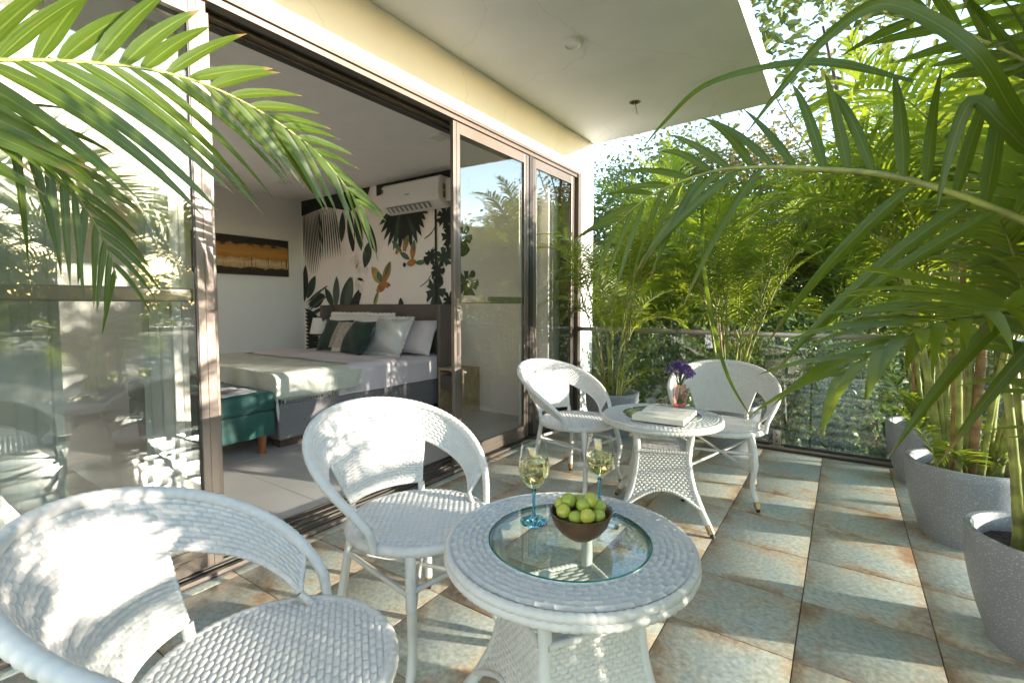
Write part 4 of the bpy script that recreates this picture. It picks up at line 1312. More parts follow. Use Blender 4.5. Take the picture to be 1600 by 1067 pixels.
def fruit_mesh():
    n = 24
    th = np.linspace(0, np.pi, 15); ph = np.linspace(0, 2 * np.pi, n, endpoint=False)
    P = np.zeros((n, 15, 3))
    for i, p in enumerate(ph):
        rr = 1 - .018 * abs(math.cos(3 * p)) ** 4
        for j, t in enumerate(th):
            r = math.sin(t) * rr; z = math.cos(t) * .93
            z -= .10 * math.exp(-(r / .18) ** 2) * (1 if z > 0 else -.6)
            P[i, j] = (r, r and math.sin(p) * r or 0, z)
            P[i, j, 0] = math.cos(p) * r
    return MB().grid(P, close_u=True).mesh('gooseberry', gm, 'all')


fm = fruit_mesh()
fr_pos = [(-.046, -.018, .075, .0185), (-.020, -.042, .070, .0165), (.010, -.045, .074, .0195), (.040, -.030, .069, .0170), (.046, .006, .076, .0195),
          (-.030, .012, .090, .0200), (.004, -.010, .086, .0180), (.026, .002, .094, .0195), (-.050, .020, .078, .0165), (.030, .038, .084, .0180), (.000, .036, .080, .0180),
          (-.026, .048, .074, .0170), (-.012, -.018, .060, .018), (.02, -.018, .058, .018)]
ca, sa = math.cos(R(34.5)), math.sin(R(34.5))
flb = ['gooseberry at the left edge of the bowl', 'small gooseberry at the front left of the bowl', 'speckled gooseberry at the front middle of the bowl',
       'gooseberry at the front right of the bowl', 'gooseberry at the right edge of the bowl', 'large gooseberry on top at the left of the heap',
       'gooseberry in the middle of the heap', 'yellowish gooseberry on top at the right of the heap', 'gooseberry at the back left of the bowl',
       'gooseberry at the back right of the heap', 'gooseberry at the back middle of the heap', 'gooseberry at the back of the bowl behind the heap',
       'gooseberry under the heap at the left', 'gooseberry under the heap at the right']
for k, (a_, b_, z, r) in enumerate(fr_pos):
    o = link('gooseberry', fm, None, (bx + a_ * ca - b_ * sa, by + a_ * sa + b_ * ca, TZ + z), (rnd.uniform(-.9, .9), rnd.uniform(-.9, .9), rnd.uniform(0, 6)), (r, r, r))
    tag(o, flb[k], 'fruit', 'green gooseberries in the bowl')

# open book on the back table
def text_mat():
    m, nt, b = new_mat('printed_page')
    N = nt.nodes.new; L = nt.links.new
    tc = N('ShaderNodeTexCoord')
    sep = N('ShaderNodeSeparateXYZ'); L(tc.outputs['Object'], sep.inputs[0])
    fx = N('ShaderNodeMath'); fx.operation = 'MULTIPLY'; fx.inputs[1].default_value = 175; L(sep.outputs[1], fx.inputs[0])
    fr2 = N('ShaderNodeMath'); fr2.operation = 'FRACT'; L(fx.outputs[0], fr2.inputs[0])
    ln = N('ShaderNodeMath'); ln.operation = 'LESS_THAN'; ln.inputs[1].default_value = .45; L(fr2.outputs[0], ln.inputs[0])
    nz = N('ShaderNodeTexNoise'); nz.inputs['Scale'].default_value = 260; L(tc.outputs['Object'], nz.inputs['Vector'])
    gt = N('ShaderNodeMath'); gt.operation = 'GREATER_THAN'; gt.inputs[1].default_value = .46; L(nz.outputs['Fac'], gt.inputs[0])
    ay = N('ShaderNodeMath'); ay.operation = 'ABSOLUTE'; L(sep.outputs[1], ay.inputs[0])
    iy = N('ShaderNodeMath'); iy.operation = 'LESS_THAN'; iy.inputs[1].default_value = .088; L(ay.outputs[0], iy.inputs[0])
    ax = N('ShaderNodeMath'); ax.operation = 'ABSOLUTE'; L(sep.outputs[0], ax.inputs[0])
    ix = N('ShaderNodeMath'); ix.operation = 'COMPARE'; ix.inputs[1].default_value = .068; ix.inputs[2].default_value = .046; L(ax.outputs[0], ix.inputs[0])
    p = ln
    for q in (gt, iy, ix):
        mm = N('ShaderNodeMath'); mm.operation = 'MULTIPLY'; L(p.outputs[0], mm.inputs[0]); L(q.outputs[0], mm.inputs[1]); p = mm
    mx = N('ShaderNodeMix'); mx.data_type = 'RGBA'; L(p.outputs[0], mx.inputs['Factor']); mx.inputs['A'].default_value = (.76, .71, .60, 1); mx.inputs['B'].default_value = (.30, .27, .23, 1)
    L(mx.outputs['Result'], b.inputs['Base Color']); b.inputs['Roughness'].default_value = .8
    return m


tm = text_mat()
bk = empty('book', (-.762, 2.535, TZ + .0008), rz=R(92), label='thick open paperback lying on the back table', cat='book')
BWd, BL = .155, .128
for s, th_ in ((-1, .030), (1, .026)):
    n = 14
    T_ = np.linspace(0, 1, n)
    top = th_ * (.55 + .45 * np.sin(np.clip(T_ * 2.2, 0, math.pi / 2))) * (1 - .10 * T_)
    top[0] = th_ * .45
    P = np.zeros((n, 2, 3)); P[:, 0] = np.stack([s * T_ * BWd, np.full(n, -BL), top + .003], -1); P[:, 1] = np.stack([s * T_ * BWd, np.full(n, BL), top + .003], -1)
    MB().grid(P if s > 0 else P[::-1]).build('open_page', tm, bk, smooth='all')
    mb = MB()
    for yy, fl in ((-BL + .0005, 1), (BL - .0005, -1)):
        Q = np.zeros((n, 2, 3)); Q[:, 0] = np.stack([s * T_ * BWd, np.full(n, yy), np.full(n, .003)], -1); Q[:, 1] = np.stack([s * T_ * BWd, np.full(n, yy), top + .0028], -1)
        mb.grid(Q if fl * s > 0 else Q[::-1])
    xx = s * BWd
    mb.add([(xx, -BL, .003), (xx, BL, .003), (xx, BL, top[-1] + .0028), (xx, -BL, top[-1] + .0028)], [(0, 1, 2, 3)])
    mb.build('page_block', M['paper'], bk)
MB().box(-BWd - .004, BWd + .004, -BL - .003, BL + .003, .0, .0028).build('cover', simple('book_cover', (.10, .05, .05), .5, var=.2), bk)

# spectacles beside the book
spx = empty('spectacles', (-.905, 2.835, TZ + .0008), rz=R(12), label='clear rimmed spectacles folded beside the open book', cat='spectacles')
for s in (-1, 1):
    a = np.linspace(0, 2 * np.pi, 30)
    rim_ = MB().tube(np.stack([.034 * s + .026 * np.cos(a), 0 * a, .022 + .019 * np.sin(a)], -1), .0018, 6, caps=False).build('rim', M['steel'], spx, smooth='all')
    MB().tube([(.062 * s, 0, .03), (.064 * s, .02, .028), (.058 * s, .09, .012), (.02 * s, .10, .003)], .0016, 6, sub=4).build('temple', M['steel'], spx, smooth='all')
    P = [(.034 * s + .025 * math.cos(t), .0003, .022 + .018 * math.sin(t)) for t in a[:-1]]
    MB().add(P, [tuple(range(len(P)))]).build('lens', M['clear'], rim_)
MB().tube([(-.009, 0, .028), (0, -.001, .031), (.009, 0, .028)], .0018, 6).build('bridge', M['steel'], spx)

# pink vase with flowers
vx, vy = -.778, 2.862
vs = empty('vase', (vx, vy, TZ + .0006), label='pink glass tumbler vase on the back table', cat='vase')
vo_ = [(0, 0), (.030, 0), (.034, .006), (.039, .045), (.038, .09), (.034, .132)]
vi_ = [(.0325, .132), (.036, .09), (.037, .045), (.032, .014), (0, .012)]
MB().lathe(vo_ + vi_, seg=36).build('tumbler', M['pink_glass'], vs, smooth=40)
MB().lathe([(0, .0005), (.0335, .0035), (.0345, .010), (.031, .0155), (0, .0125)], seg=30).build('thick_base', glass_mat('pink_base', (.93, .55, .48), .08), vs, smooth=40)

fl = empty('flower_bunch', (vx, vy, TZ + .016), label='bunch of purple and tiny white flowers in the pink vase', cat='flowers')
purple = leaf_mat('purple_petal', (.075, .04, .17), (.20, .12, .32), (.22, .12, .34), .25, .6)
whitep = leaf_mat('white_petal', (.6, .58, .5), (.75, .72, .66), (.6, .6, .5), .25, .6)
stemm = leaf_mat('flower_stem', (.06, .11, .03), (.12, .18, .05), (.2, .3, .06), .15)
rf2 = random.Random(5)
stm = MB()
for k in range(34):
    a = rf2.uniform(0, 2 * math.pi); e = rf2.uniform(.12, 1.0)
    tipx = .085 * e * math.cos(a); tipy = .085 * e * math.sin(a); tipz = .175 + .06 * (1 - e) + rf2.uniform(-.02, .02)
    stm.tube([(-tipx * .25, -tipy * .25, .0), (tipx * .15, tipy * .15, .11), (tipx, tipy, tipz)], .0014, 5, sub=4)
    head = MB()
    isw = k % 4 == 3
    for q in range(60 if not isw else 34):
        rr = .024 if not isw else .036
        d = Vector((rf2.gauss(0, 1), rf2.gauss(0, 1), rf2.gauss(.3, .7))).normalized() * rr * rf2.uniform(.35, 1)
        c = Vector((tipx, tipy, tipz)) + d
        s = rf2.uniform(.0045, .008) if not isw else rf2.uniform(.0016, .003)
        u = Vector((rf2.gauss(0, 1), rf2.gauss(0, 1), rf2.gauss(0, 1))).normalized(); w = u.orthogonal().normalized(); z2 = u.cross(w)
        head.add([c + w * s, c + z2 * s * .8 + u * s * .4, c - w * s, c - z2 * s * .8 + u * s * .3], [(0, 1, 2, 3)])
    head.build('flower', whitep if isw else purple, fl)
stm.build('stem', stemm, fl, smooth='all')

# ------------------------------------------------------------------ planters
POT_R, POT_RB, POT_H = .235, .155, .38


def build_pot():
    t = empty('planter')
    zz = np.linspace(0, 1, 12)
    out = [(POT_RB + (POT_R - POT_RB) * math.sin(z * math.pi / 2) ** .9, z * POT_H) for z in zz]
    prof = [(0, 0)] + out + [(POT_R - .004, POT_H + .006), (POT_R - .020, POT_H + .006), (POT_R - .026, POT_H - .002), (POT_R - .030, POT_H - .07), (POT_R - .035, POT_H - .10)]
    MB().lathe(prof, seg=56).build('shell', M['pot'], t, smooth=50)
    n = 26
    P = np.zeros((n, 6, 3)); rg = np.random.default_rng(3)
    for i in range(n):
        a = 2 * math.pi * i / n
        for j in range(6):
            r = (POT_R - .032) * j / 5
            P[i, j] = (r * math.cos(a), r * math.sin(a), POT_H - .065 + rg.uniform(-.006, .012) * (j > 0))
    MB().grid(P, close_u=True).build('soil', M['soil'], t, smooth='all')
    return t


pots = [((.483, 4.077), 'grey terrazzo planter in the far right corner by the glass railing'), ((.513, 3.175), 'grey terrazzo planter, middle of the right hand row'),
        ((.605, 2.283), 'grey terrazzo planter nearest the camera at the right edge'), ((-1.693, 4.043), 'grey terrazzo planter beside the end wall'),
        ((-.737, 4.109), 'grey terrazzo planter behind the chair that faces the camera'), ((.65, 1.39), 'grey terrazzo planter beyond the right edge of view'),
        ((.68, .50), 'grey terrazzo planter beside the camera'), ((-1.78, -.32), 'grey terrazzo planter against the doors beyond the left edge')]
pot0 = build_pot()
for i, ((x, y), lb) in enumerate(pots):
    p = pot0 if i == 0 else copy_tree(pot0)
    p.location = (x, y, 0); p.rotation_euler = (0, 0, rnd.uniform(0, 6))
    tag(p, lb, 'planter', 'grey round planters on the terrace')


# ------------------------------------------------------------------ palms
def unit(v):
    return v / (np.linalg.norm(v) + 1e-12)


def leaflet_geo(p, T, side, nrm, L_, W, alpha, droop, vee, seg=5, fold=.18, curl=0.0, twist=0.0):
    """one leaflet blade: (seg+1,3,3) points"""
    d0 = unit(side * math.cos(alpha) + T * math.sin(alpha) + nrm * vee)
    s = np.linspace(0, 1, seg + 1)
    P = p[None] + d0[None] * (s * L_)[:, None]
    P[:, 2] -= droop * L_ * s ** 2.2
    P += T[None] * (curl * L_ * s ** 2)[:, None]
    D = np.gradient(P, axis=0)
    D /= np.linalg.norm(D, axis=1)[:, None]
    # keep the blade's length
    wdir = np.cross(D, nrm[None]); wdir /= np.linalg.norm(wdir, axis=1)[:, None] + 1e-9
    nn = np.cross(wdir, D)
    if twist:
        c_, s_ = np.cos(twist * s)[:, None], np.sin(twist * s)[:, None]
        wdir, nn = wdir * c_ + nn * s_, nn * c_ - wdir * s_
    w = W * .5 * np.clip(s / .16, .25, 1) ** .6 * np.clip(1 - s ** 2.6, 0, 1) ** .8
    w[-1] = W * .015
    G = np.zeros((seg + 1, 3, 3))
    G[:, 0] = P - wdir * w[:, None] + nn * (fold * w)[:, None]
    G[:, 1] = P
    G[:, 2] = P + wdir * w[:, None] + nn * (fold * w)[:, None]
    return G


def frond_mesh(name, Lr, e0, e1, nside, Lmax, W, seed, seg=5, mat='palm_leaf', vee=.35, t0=.22):
    """arching frond in local XZ plane, base at the origin, leaning to +X; leaflets joined into the frond"""
    rg = random.Random(seed)
    n = 26
    el = [R(e0 + (e1 - e0) * (k / (n - 1)) ** 1.25) for k in range(n)]
    pts = [np.zeros(3)]
    for k in range(n - 1):
        st = Lr / (n - 1)
        pts.append(pts[-1] + np.array([math.cos(el[k]) * st, 0.02 * st * math.sin(k * .3 + seed), math.sin(el[k]) * st]))
    pts = np.array(pts)
    T_ = np.gradient(pts, axis=0)
    mb = MB()
    mb.cur = 1
    mb.tube(pts, np.interp(np.linspace(0, 1, n), [0, .2, 1], [.0065, .0045, .0012]), 5)
    mb.cur = 0
    for k in range(nside):
        for sg in (-1, 1):
            t = t0 + (1 - t0) * (k + (.25 if sg > 0 else 0) + rg.uniform(-.1, .1)) / nside
            t = min(max(t, 0), .999)
            f = t * (n - 1); i = int(f); u = f - i
            p = pts[i] * (1 - u) + pts[min(i + 1, n - 1)] * u
            T = unit(T_[i]); nrm = unit(np.cross(T, np.array([0, 1.0, 0]))); nrm = nrm if nrm[2] > 0 or abs(nrm[2]) < .2 else -nrm
            side = np.array([0, sg * 1.0, 0])
            q = (t - t0) / (1 - t0)
            ll = Lmax * (.55 + .45 * math.sin(math.pi * min(1, q * 1.15 + .12))) * (1 - .45 * q ** 3) * rg.uniform(.88, 1.08)
            al = R(28 + 36 * q + rg.uniform(-6, 6))
            G = leaflet_geo(p, T, side, nrm, ll, W * rg.uniform(.85, 1.1) * (1 - .35 * q), al, rg.uniform(.18, .48), vee * (1 - .5 * q) + rg.uniform(-.12, .12), seg, twist=rg.uniform(-.9, .9))
            mb.grid(G)
    return mb.mesh(name, [M[mat], M['cane']], 'all')


frond_lib = []
fs = [(1.10, 82, 25, 26, .36, .024), (1.20, 80, -5, 28, .38, .026), (1.25, 76, -35, 28, .38, .026), (.95, 70, -45, 24, .34, .024), (.85, 84, 40, 22, .30, .022),
      (1.35, 84, 5, 30, .42, .028), (1.05, 66, -60, 26, .36, .025), (.60, 78, 10, 18, .22, .018), (.70, 60, -40, 18, .24, .019)]
for k, a in enumerate(fs):
    frond_lib.append(frond_mesh('frond', *a, seed=40 + k))
fine_lib = []      # feathery fronds of the slim palms
for k, a in enumerate([(.80, 84, 35, 30, .24, .012), (.90, 80, 0, 32, .26, .012), (.75, 74, -40, 28, .24, .012), (1.0, 84, 15, 34, .27, .013), (.55, 70, -20, 22, .20, .011)]):
    fine_lib.append(frond_mesh('frond', *a, seed=70 + k, seg=4))


mix_lib = frond_lib[:6] + fine_lib[:4] + [frond_lib[7], fine_lib[4]]


def cane_mesh(h, r0, r1, lean, seed, mat):
    rg = random.Random(seed)
    n = max(8, int(h / .022))
    z = np.linspace(0, h, n)
    P = np.stack([lean[0] * (z / h) ** 1.4 * h, lean[1] * (z / h) ** 1.4 * h, z], -1)
    r = np.interp(z, [0, h], [r0, r1])
    node = rg.uniform(.06, .10)
    r = r * (1 + .16 * np.exp(-(((z % node) - node * .5) / .006) ** 2))
    r[0:2] *= 1.25
    return MB().tube(P, r, 9).mesh('cane', mat, 'all'), P[-1]


def palm(loc, label, seed, canes=8, h=(.35, 1.0), r=(.012, .02), spread=.11, fr=(3, 4), lib=None, scale=(.85, 1.1), lean=.10, sub=6, z0=None, group='areca palms', avoid=None, aw=.9, name='areca_palm'):
    rg = random.Random(seed)
    lib = lib or frond_lib
    zz = POT_H - .075 if z0 is None else z0
    t = empty(name, (loc[0], loc[1], zz), label=label, cat='palm', group=group)
    for k in range(canes):
        a = 2 * math.pi * k / canes + rg.uniform(-.4, .4); rr = spread * math.sqrt(rg.uniform(.05, 1))
        hh = rg.uniform(*h); ln = lean * rg.uniform(.4, 1.6)
        rad = rg.uniform(*r)
        me, tip = cane_mesh(hh, rad * 1.1, rad * .7, (math.cos(a) * ln, math.sin(a) * ln), seed * 31 + k, M['cane'] if rg.random() < .8 else M['cane_old'])
        b = (rr * math.cos(a), rr * math.sin(a), 0)
        link('cane', me, t, b)
        nf = rg.randint(*fr)
        a0 = rg.uniform(0, 6.28)
        for q in range(nf):
            az = a0 + 2 * math.pi * q / nf + rg.uniform(-.5, .5)
            if rg.random() < .5: az = a + rg.uniform(-1.0, 1.0)
            if avoid is not None:
                # turn fronds away from a given heading
                dv = (az - avoid + math.pi) % (2 * math.pi) - math.pi
                if abs(dv) < aw: az = avoid + (aw + rg.uniform(0, .9)) * (1 if dv > 0 else -1)
            s = rg.uniform(*scale)
            o = link('frond', rg.choice(lib), t, (b[0] + tip[0], b[1] + tip[1], tip[2] - .03), (rg.uniform(-.12, .12), rg.uniform(-.10, .22), az), (s, s, s))
    for k in range(sub):            # small shoots from the base
        a = rg.uniform(0, 6.28); rr = spread * rg.uniform(.3, 1.2)
        s = rg.uniform(.6, 1.0)
        link('frond', rg.choice(lib[-2:]), t, (rr * math.cos(a), rr * math.sin(a), 0), (0, rg.uniform(-.1, .15), a + rg.uniform(-.7, .7)), (s, s, s))
    return t


palm(pots[0][0], 'areca palm in the planter at the far right corner', 101, canes=15, h=(.35, 1.5), r=(.009, .014), scale=(.85, 1.15), lib=mix_lib, sub=8)
palm(pots[1][0], 'areca palm with stout ringed canes in the middle right planter', 102, canes=14, h=(.35, 1.45), r=(.011, .019), scale=(.85, 1.15), lean=.12, lib=mix_lib, sub=6)
palm(pots[2][0], 'areca palm with one thick pale cane in the nearest right planter', 103, canes=10, h=(.40, 1.35), r=(.012, .022), scale=(.8, 1.05), avoid=math.pi * .9, aw=1.1, sub=0, lib=mix_lib, fr=(3, 5))
palm(pots[3][0], 'slim feathery palm beside the white end wall', 104, canes=14, h=(.45, 1.05), r=(.006, .010), lib=fine_lib, spread=.08, scale=(.85, 1.1), lean=.16, fr=(2, 3))
palm(pots[4][0], 'slim feathery palm behind the chair that faces the camera', 105, canes=16, h=(.45, 1.2), r=(.006, .011), lib=fine_lib, spread=.08, scale=(.9, 1.2), lean=.18, fr=(2, 3))
pD = palm(pots[5][0], 'areca palm whose long fronds arch in from the right edge', 106, canes=16, h=(.15, 1.1), fr=(4, 5), r=(.014, .022), avoid=R(135), aw=1.35, sub=0)
palm(pots[6][0], 'areca palm thickened for shade beside the camera, seen only in the door glass', 107, canes=24, h=(.10, .95), fr=(4, 6), r=(.014, .022), avoid=R(140), aw=1.75, sub=0, scale=(.7, .9))  # out of view, crowded with extra low fronds to dapple the near chair
pL = palm(pots[7][0], 'areca palm whose fronds reach in from the left edge', 108, canes=4, h=(.4, .8), r=(.014, .02), avoid=R(40), aw=1.6, sub=0, scale=(.6, .8))


def blade(G, parent):
    me = MB().grid(G).mesh('leaflet', M['hero_leaf'], 'all')
    uv = me.uv_layers.new(name='blade')
    nr = G.shape[0] - 1
    co = np.array([((i % 3) / 2, (i // 3) / nr) for i in range(G.shape[0] * 3)])
    vi = np.zeros(len(me.loops), dtype=np.int32); me.loops.foreach_get('vertex_index', vi)
    uv.data.foreach_set('uv', co[vi].ravel())
    return link('leaflet', me, parent)


def hero_frond(root, pts, side_hint, n, Lm, W, label, seed, a=(34, 62), up_d=.10, dn_d=.32, vee=(.0, .0), t0=.0, rad=(.007, .0015), lens=None, skip_dn=0.0, jit=4.0, tw=.5):
    """frond close to the camera: every leaflet is an object"""
    rg = random.Random(seed)
    pts = np.array(pts, float)
    P, _ = smooth_path(pts, np.zeros(len(pts)), 10)
    m = len(P)
    ml_ = Matrix.Translation(-root.location)
    loc = np.array(root.location)
    mb = MB().tube(P - loc, np.interp(np.linspace(0, 1, m), [0, 1], rad), 8)
    fo = mb.build('frond', M['cane'], root, smooth='all')
    fo['label'] = label
    T_ = np.gradient(P, axis=0)
    d = np.concatenate([[0], np.cumsum(np.linalg.norm(np.diff(P, axis=0), axis=1))]); d /= d[-1]
    sh = unit(np.array(side_hint, float))
    for k in range(n):
        for sg in (1, -1):
            if sg < 0 and rg.random() < skip_dn and k < n * .6: continue
            q = (k + (.5 if sg < 0 else 0) + rg.uniform(-.12, .12)) / n
            t = min(.995, t0 + (1 - t0) * max(q, 0))
            p = np.array([np.interp(t, d, P[:, c]) for c in range(3)])
            T = unit(np.array([np.interp(t, d, T_[:, c]) for c in range(3)]))
            sd_ = unit(sh - T * (sh @ T)) * sg
            nrm = unit(np.cross(T, sd_)) * sg
            ll = Lm * ((.72 + .28 * math.sin(math.pi * min(1, q * 1.1 + .2))) * (1 - .40 * q ** 2.5)) * rg.uniform(.9, 1.06)
            if lens: ll *= lens[0] if sg > 0 else lens[1]
            al = R(a[0] + (a[1] - a[0]) * q + rg.uniform(-jit, jit))
            G = leaflet_geo(p - loc, T, sd_, nrm, ll, W * rg.uniform(.85, 1.1) * (1 - .45 * q), al, up_d * rg.uniform(.7, 1.6) if sg > 0 else dn_d * rg.uniform(.6, 1.4),
                            (vee[0] if sg > 0 else vee[1]) + rg.uniform(-.10, .10), 9, fold=.28, curl=rg.uniform(-.03, .08), twist=rg.uniform(-tw, tw))
            blade(G, fo)
    return fo


# left: one long frond arching over the door, a second one below it
hero_frond(pL, [(-1.74, -.30, .80), (-1.70, -.16, 1.25), (-1.60, .05, 1.55), (-1.5, .255, 1.672), (-1.5, .627, 1.77), (-1.5, .971, 1.69), (-1.5, 1.204, 1.505)], (-.30, 0, .95), 26, .40, .046,
           'long near frond arching across the top of the left door', 11, a=(36, 64), up_d=.08, dn_d=.30, t0=.34, lens=(1.0, 1.0))
hero_frond(pL, [(-1.76, -.30, .75), (-1.72, -.12, 1.22), (-1.66, .08, 1.52), (-1.6, .24, 1.575), (-1.6, .313, 1.527), (-1.6, .378, 1.452), (-1.6, .443, 1.327), (-1.6, .47, 1.22)], (-.35, .80, .50), 20, .30, .030,
           'drooping frond hanging below the long one at the left', 12, a=(30, 62), up_d=.25, dn_d=.35, t0=.45)
# right: fronds from the palm beyond the right edge
hero_frond(pD, [(.63, 1.34, .85), (.56, 1.30, 1.02), (.42, 1.26, 1.17), (.262, 1.25, 1.303), (.089, 1.25, 1.403), (-.054, 1.25, 1.444), (-.179, 1.25, 1.467), (-.282, 1.25, 1.471), (-.42, 1.25, 1.435), (-.53, 1.25, 1.36)], (0.0, .22, .97), 22, .36, .030,
           'long near frond sweeping in from the right edge', 13, a=(6, 58), up_d=.20, dn_d=.40, t0=.30, lens=(.95, 1.05), skip_dn=.62, jit=9, tw=1.0, rad=(.009, .002))
hero_frond(pD, [(.64, 1.36, .95), (.58, 1.34, 1.35), (.46, 1.32, 1.62), (.336, 1.3, 1.80), (.219, 1.3, 1.90), (.064, 1.3, 1.98), (-.107, 1.3, 2.00), (-.2, 1.3, 1.98)], (.25, .85, .3), 13, .30, .034,
           'high frond with leaflets hanging down at the top right', 14, a=(20, 50), up_d=.75, dn_d=.75, t0=.40)
hero_frond(pD, [(.66, 1.36, .90), (.54, 1.34, 1.15), (.42, 1.31, 1.38), (.30, 1.28, 1.55), (.17, 1.27, 1.67), (.04, 1.25, 1.74)], (.45, .35, -.55), 11, .34, .036,
           'near frond fanning across the upper right', 15, a=(34, 66), up_d=.15, dn_d=.25, t0=.40, rad=(.009, .002), lens=(.7, 1.0), jit=10, tw=1.0)


def free_blade(path, w, parent, up=(0, -1, .4)):
    lp_ = np.array(path, float)
    P2, _q = smooth_path(lp_, np.zeros(len(lp_)), 5)
    D2 = np.gradient(P2, axis=0); D2 /= np.linalg.norm(D2, axis=1)[:, None]
    n2 = np.array(up, float)
    w2 = np.cross(D2, n2); w2 /= np.linalg.norm(w2, axis=1)[:, None]
    t2_ = np.linspace(0, 1, len(P2))
    h2 = w * .5 * np.clip(t2_ / .15, .25, 1) ** .6 * np.clip(1 - t2_ ** 2.6, 0.02, 1) ** .8
    l2 = np.array(pD.location)
    nn2 = np.cross(w2, D2)
    blade(np.stack([P2 - w2 * h2[:, None] + nn2 * (.25 * h2)[:, None] - l2, P2 - l2, P2 + w2 * h2[:, None] + nn2 * (.25 * h2)[:, None] - l2], 1), parent)


fD = [c for c in bpy.data.objects if c.parent == pD and c.get('label') == 'near frond fanning across the upper right'][0]
free_blade([(0.10, 1.28, 1.60), (-0.038, 1.28, 1.673), (-0.162, 1.28, 1.699), (-0.303, 1.28, 1.691), (-0.397, 1.28, 1.626), (-0.455, 1.28, 1.571)], .022, fD)
free_blade([(.30, 1.20, 1.36), (0.215, 1.10, 1.45), (0.161, 1.05, 1.535), (0.097, 1.05, 1.614), (0.03, 1.05, 1.659), (-0.042, 1.05, 1.626), (-0.111, 1.05, 1.554), (-0.169, 1.05, 1.483)], .026, fD, up=(.2, -1, -.2))
free_blade([(.36, 1.29, 1.44), (0.26, 1.17, 1.40), (0.21, 1.15, 1.45), (0.17, 1.15, 1.50), (0.145, 1.15, 1.42), (0.13, 1.15, 1.32)], .030, fD)
# one long limp frond tip in front of the far chair
lp = np.array([(-.300, 1.27, 1.44), (-.315, 1.36, 1.28), (-.300, 1.42, 1.10), (-.262, 1.45, .95), (-.205, 1.47, .84)])
P_, _r = smooth_path(lp, np.zeros(len(lp)), 4)
D_ = np.gradient(P_, axis=0); D_ /= np.linalg.norm(D_, axis=1)[:, None]
wv_ = np.cross(D_, np.array([.5, .85, 0])); wv_ /= np.linalg.norm(wv_, axis=1)[:, None]
ww = .0065 * np.sin(np.linspace(.15, 1, len(P_)) * math.pi) ** .6 + .001
lo_ = np.array(pD.location)
G = np.stack([P_ - wv_ * ww[:, None] - lo_, P_ + np.array([.002, .003, 0]) - lo_, P_ + wv_ * ww[:, None] - lo_], 1)
blade(G, pD)


# ------------------------------------------------------------------ garden
def leaf_cloud(C, size, rg, hang=.3, aspect=.62, normal_up=.25):
    """N leaves at points C (N,3): two-quad folded leaves, returned as verts/faces"""
    n = len(C)
    d = rg.normal(size=(n, 3)); d[:, 2] = d[:, 2] * .5 - hang
    d /= np.linalg.norm(d, axis=1)[:, None]
    up = rg.normal(size=(n, 3)); up[:, 2] += normal_up * 3
    w = np.cross(d, up); w /= np.linalg.norm(w, axis=1)[:, None] + 1e-9
    nn = np.cross(w, d)
    s = size * rg.uniform(.55, 1.25, size=n)
    prof = [(0, 0), (.28, .42), (.68, .36), (1, 0), (.68, -.36), (.28, -.42)]
    V = np.zeros((n, 6, 3))
    for k, (a, b) in enumerate(prof):
        V[:, k] = C + d * (a * s)[:, None] + w * (b * s * aspect)[:, None] + nn * (abs(b) * .35 * s)[:, None]
    base = np.arange(n) * 6
    F = np.concatenate([np.stack([base, base + 1, base + 2, base + 3], -1), np.stack([base + 3, base + 4, base + 5, base], -1)])
    return V.reshape(-1, 3), F.tolist()


def clumps(center, radii, ncl, nleaf, cr, rg, shell=.55):
    d = rg.normal(size=(ncl, 3)); d /= np.linalg.norm(d, axis=1)[:, None]
    r = rg.uniform(shell, 1.0, size=ncl) ** .7
    cc = np.array(center) + d * r[:, None] * np.array(radii)
    k = rg.integers(0, ncl, size=nleaf)
    return cc[k] + rg.normal(size=(nleaf, 3)) * cr * rg.uniform(.6, 1.3, size=ncl)[k][:, None], cc


def tree(name, base, center, radii, ncl, nleaf, leaf, mat, label, seed, cr=.24, trunk_r=.09, group='trees beyond the railing', cat='tree', nbr=12):
    rg = np.random.default_rng(seed)
    t = empty(name, base, label=label, cat=cat, group=group)
    C, cc = clumps(np.array(center) - np.array(base), radii, ncl, nleaf, cr, rg)
    mb = MB(); mb.add(*leaf_cloud(C, leaf, rg))
    mb.build('crown', M[mat], t)
    tr = MB()
    c0 = np.array(center) - np.array(base)
    mid = np.array([c0[0] * .5 + .05, c0[1] * .5, c0[2] * .55])
    tr.tube([(0, 0, -.02), mid * .5 + np.array([.04, .03, 0]), mid, c0], [trunk_r, trunk_r * .85, trunk_r * .7, trunk_r * .3], 9, sub=5)
    for q in cc[rg.choice(len(cc), size=min(len(cc), nbr), replace=False)]:
        st = mid + (c0 - mid) * rg.uniform(0, .8)
        tr.tube([st, (st + q) / 2 + rg.normal(size=3) * .08, q], [trunk_r * .35, trunk_r * .2, trunk_r * .08], 5, sub=4)
    tr.build('trunk', M['bark'], t, smooth='all')
    return t


